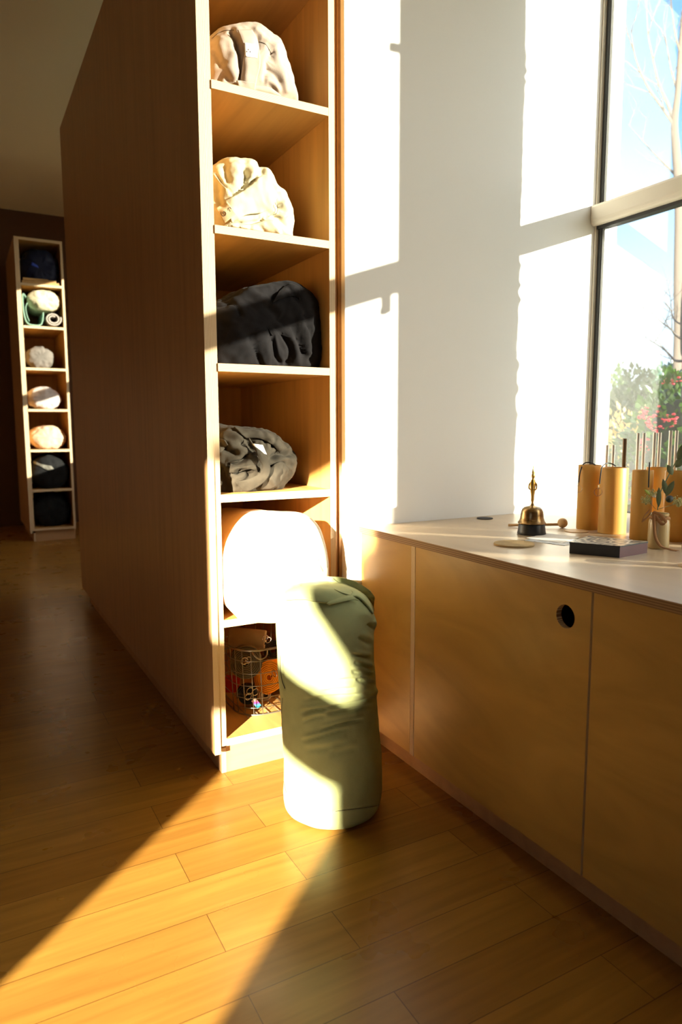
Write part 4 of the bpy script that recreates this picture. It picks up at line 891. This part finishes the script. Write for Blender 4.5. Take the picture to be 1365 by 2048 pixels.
# bare tree: trunk, forked limbs and twigs
def bare_tree(label, X, trunk, limbs, r_trunk, seed):
    rn = random.Random(seed); base = outp(trunk[0][0], trunk[0][1], X); base.z = -.3
    r = empty('bare_tree', base, label, 'tree')
    T = [Vector((outp(trunk[0][0], trunk[0][1], X).x, outp(trunk[0][0], trunk[0][1], X).y, -.3))]+[outp(x, y, X) for x, y in trunk]
    T = catmull(T, 5); tube('trunk', T, [r_trunk*(1-.72*i/(len(T)-1)) for i in range(len(T))], M['barkp'], r, 10)
    bm = bmesh.new()
    def twig(p, d, L, rad, lev):
        q = p.copy(); pts = [p]; dd = d.normalized()
        for k in range(4): dd = (dd+Vector((rn.uniform(-1, 1), rn.uniform(-1, 1), rn.uniform(-.5, .9)))*.16).normalized(); q = q+dd*L/4; pts.append(q.copy())
        add_tube(bm, pts, [rad*(1-.2*k) for k in range(5)], 4)
        if lev:
            for k in (1, 2, 3): twig(pts[k], dd+Vector((rn.uniform(-1, 1), rn.uniform(-1, 1), rn.uniform(-.4, .8))), L*.55, rad*.6, lev-1)
    for pts, r0, off in limbs:
        n = len(pts); P = catmull([outp(x, y, X+off*k/(n-1)) for k, (x, y) in enumerate(pts)], 5); add_tube(bm, P, [r0*(1-.75*i/(len(P)-1)) for i in range(len(P))], 6)
        for i in range(4, len(P)-1, 5):
            d = (P[i+1]-P[i]).normalized(); twig(P[i], d+Vector((rn.uniform(-1, 1), rn.uniform(-1, 1), rn.uniform(-.3, .8)))*.9, rn.uniform(.35, .7), r0*.35, 1)
    from_bm('branches', bm, M['barkp'], r); return r
bare_tree('tall bare tree with forked limbs seen through both panes', 8.9, [(1359, 720), (1359, 560), (1360, 400), (1353, 300), (1350, 245), (1357, 180), (1362, 100), (1368, 20)],
  [([(1350, 245), (1335, 205), (1318, 165), (1305, 110), (1296, 60), (1294, -10)], .026, .8), ([(1349, 250), (1325, 215), (1300, 180), (1280, 140), (1268, 100), (1263, 60)], .024, -.8), ([(1357, 185), (1343, 140), (1334, 90), (1322, 55)], .018, .5),
   ([(1362, 110), (1350, 62), (1345, 20), (1342, -20)], .016, -.4), ([(1354, 352), (1332, 330), (1310, 308), (1280, 275), (1256, 248)], .018, .9), ([(1358, 150), (1372, 90), (1385, 20)], .02, .3)], .085, 3)
bare_tree('lower bare tree whose knobbly branches cross the bottom pane above the red flowers', 6.9, [(1372, 760), (1368, 700), (1366, 640), (1368, 560)],
  [([(1367, 722), (1351, 721), (1340, 709), (1327, 697), (1305, 683), (1290, 674)], .016, .5), ([(1366, 680), (1350, 668), (1343, 658), (1326, 646), (1315, 636)], .013, -.4), ([(1366, 650), (1350, 640), (1342, 620), (1326, 597)], .011, .4)], .05, 9)
# added unseen screen panels outside the second window, cut and gapped to shape its sun
M['blocker'] = wood('blocker_wood', (.34, .25, .16), 'Z', .7, .2, 12)
for P, lab in (([(-1.462, -.3), (-1.262, -.3), (-1.262, 2.03), (-1.462, 2.05)], 'narrow added sun screen panel outside, nearest the pier'),
               ([(-1.955, -.3), (-1.548, -.3), (-1.548, 2.10), (-1.80, 2.25), (-1.955, 2.50)], 'added sun screen panel with sloping top between two others outside'),
               ([(-4.2, -.3), (-2.10, -.3), (-2.10, 2.50), (-4.2, 2.55)], 'long added sun screen panel outside, farthest from the pier')):
    bm = bmesh.new(); prism(bm, P, 'X', 4.57, 4.60); tag(from_bm('sun_blocker', bm, M['blocker']), lab, 'blocker', 'added sun blockers')


# ------------------------------------------------------------------ light
def sun(name, d, strength, color, angle):
    l = bpy.data.lights.new(name, 'SUN'); l.energy = strength; l.color = color; l.angle = math.radians(angle)
    o = bpy.data.objects.new(name, l); COL.objects.link(o); o.rotation_euler = Vector(d).to_track_quat('-Z', 'Y').to_euler(); o.location = (0, 0, 6); return o
sun('sun_window_side', (-.67, .742, -.225), 21, (1, .90, .74), .5)
sun('sun_reflection_standin', (.742, .67, -.25), 42, (1, .88, .66), .8)  # added second sun, stands in for sunlight reflected from the left
w = bpy.data.worlds.new('sky'); SC.world = w; w.use_nodes = True; N, L = w.node_tree.nodes, w.node_tree.links
bg = N['Background']; tc = N.new('ShaderNodeTexCoord'); sp = N.new('ShaderNodeSeparateXYZ'); L.new(tc.outputs['Generated'], sp.inputs[0])
rp = N.new('ShaderNodeValToRGB'); L.new(sp.outputs['Z'], rp.inputs[0]); e = rp.color_ramp.elements
e[0].position = 0; e[0].color = (.80, .88, .95, 1); e[1].position = .75; e[1].color = (.05, .20, .62, 1)
for p, c in ((.16, (.68, .84, 1)), (.36, (.20, .50, .90))):
    q = e.new(p); q.color = (*c, 1)
L.new(rp.outputs[0], bg.inputs[0])
# the sky is far brighter around the sun than away from it
dt = N.new('ShaderNodeVectorMath'); dt.operation = 'DOT_PRODUCT'; L.new(tc.outputs['Generated'], dt.inputs[0]); dt.inputs[1].default_value = Vector((.67, -.742, .225)).normalized()
mx = N.new('ShaderNodeMath'); mx.operation = 'MAXIMUM'; mx.inputs[1].default_value = 0; L.new(dt.outputs['Value'], mx.inputs[0])
pw = N.new('ShaderNodeMath'); pw.operation = 'POWER'; pw.inputs[1].default_value = 2.5; L.new(mx.outputs[0], pw.inputs[0])
bg2 = N.new('ShaderNodeBackground'); bg2.inputs[0].default_value = (1, .90, .74, 1)
ml = N.new('ShaderNodeMath'); ml.operation = 'MULTIPLY'; ml.inputs[1].default_value = 7.0; L.new(pw.outputs[0], ml.inputs[0]); L.new(ml.outputs[0], bg2.inputs[1])
ad = N.new('ShaderNodeAddShader'); L.new(bg.outputs[0], ad.inputs[0]); L.new(bg2.outputs[0], ad.inputs[1]); L.new(ad.outputs[0], N['World Output'].inputs[0])
bg.inputs[1].default_value = 2.0
SC.view_settings.view_transform = 'Standard'; SC.view_settings.look = 'None'; SC.view_settings.gamma = 1; SC.view_settings.exposure = 0
SC.view_settings.use_curve_mapping = False
SC.cycles.max_bounces = 10; SC.cycles.diffuse_bounces = 6; SC.cycles.sample_clamp_indirect = 6
SC.cycles.use_denoising = True
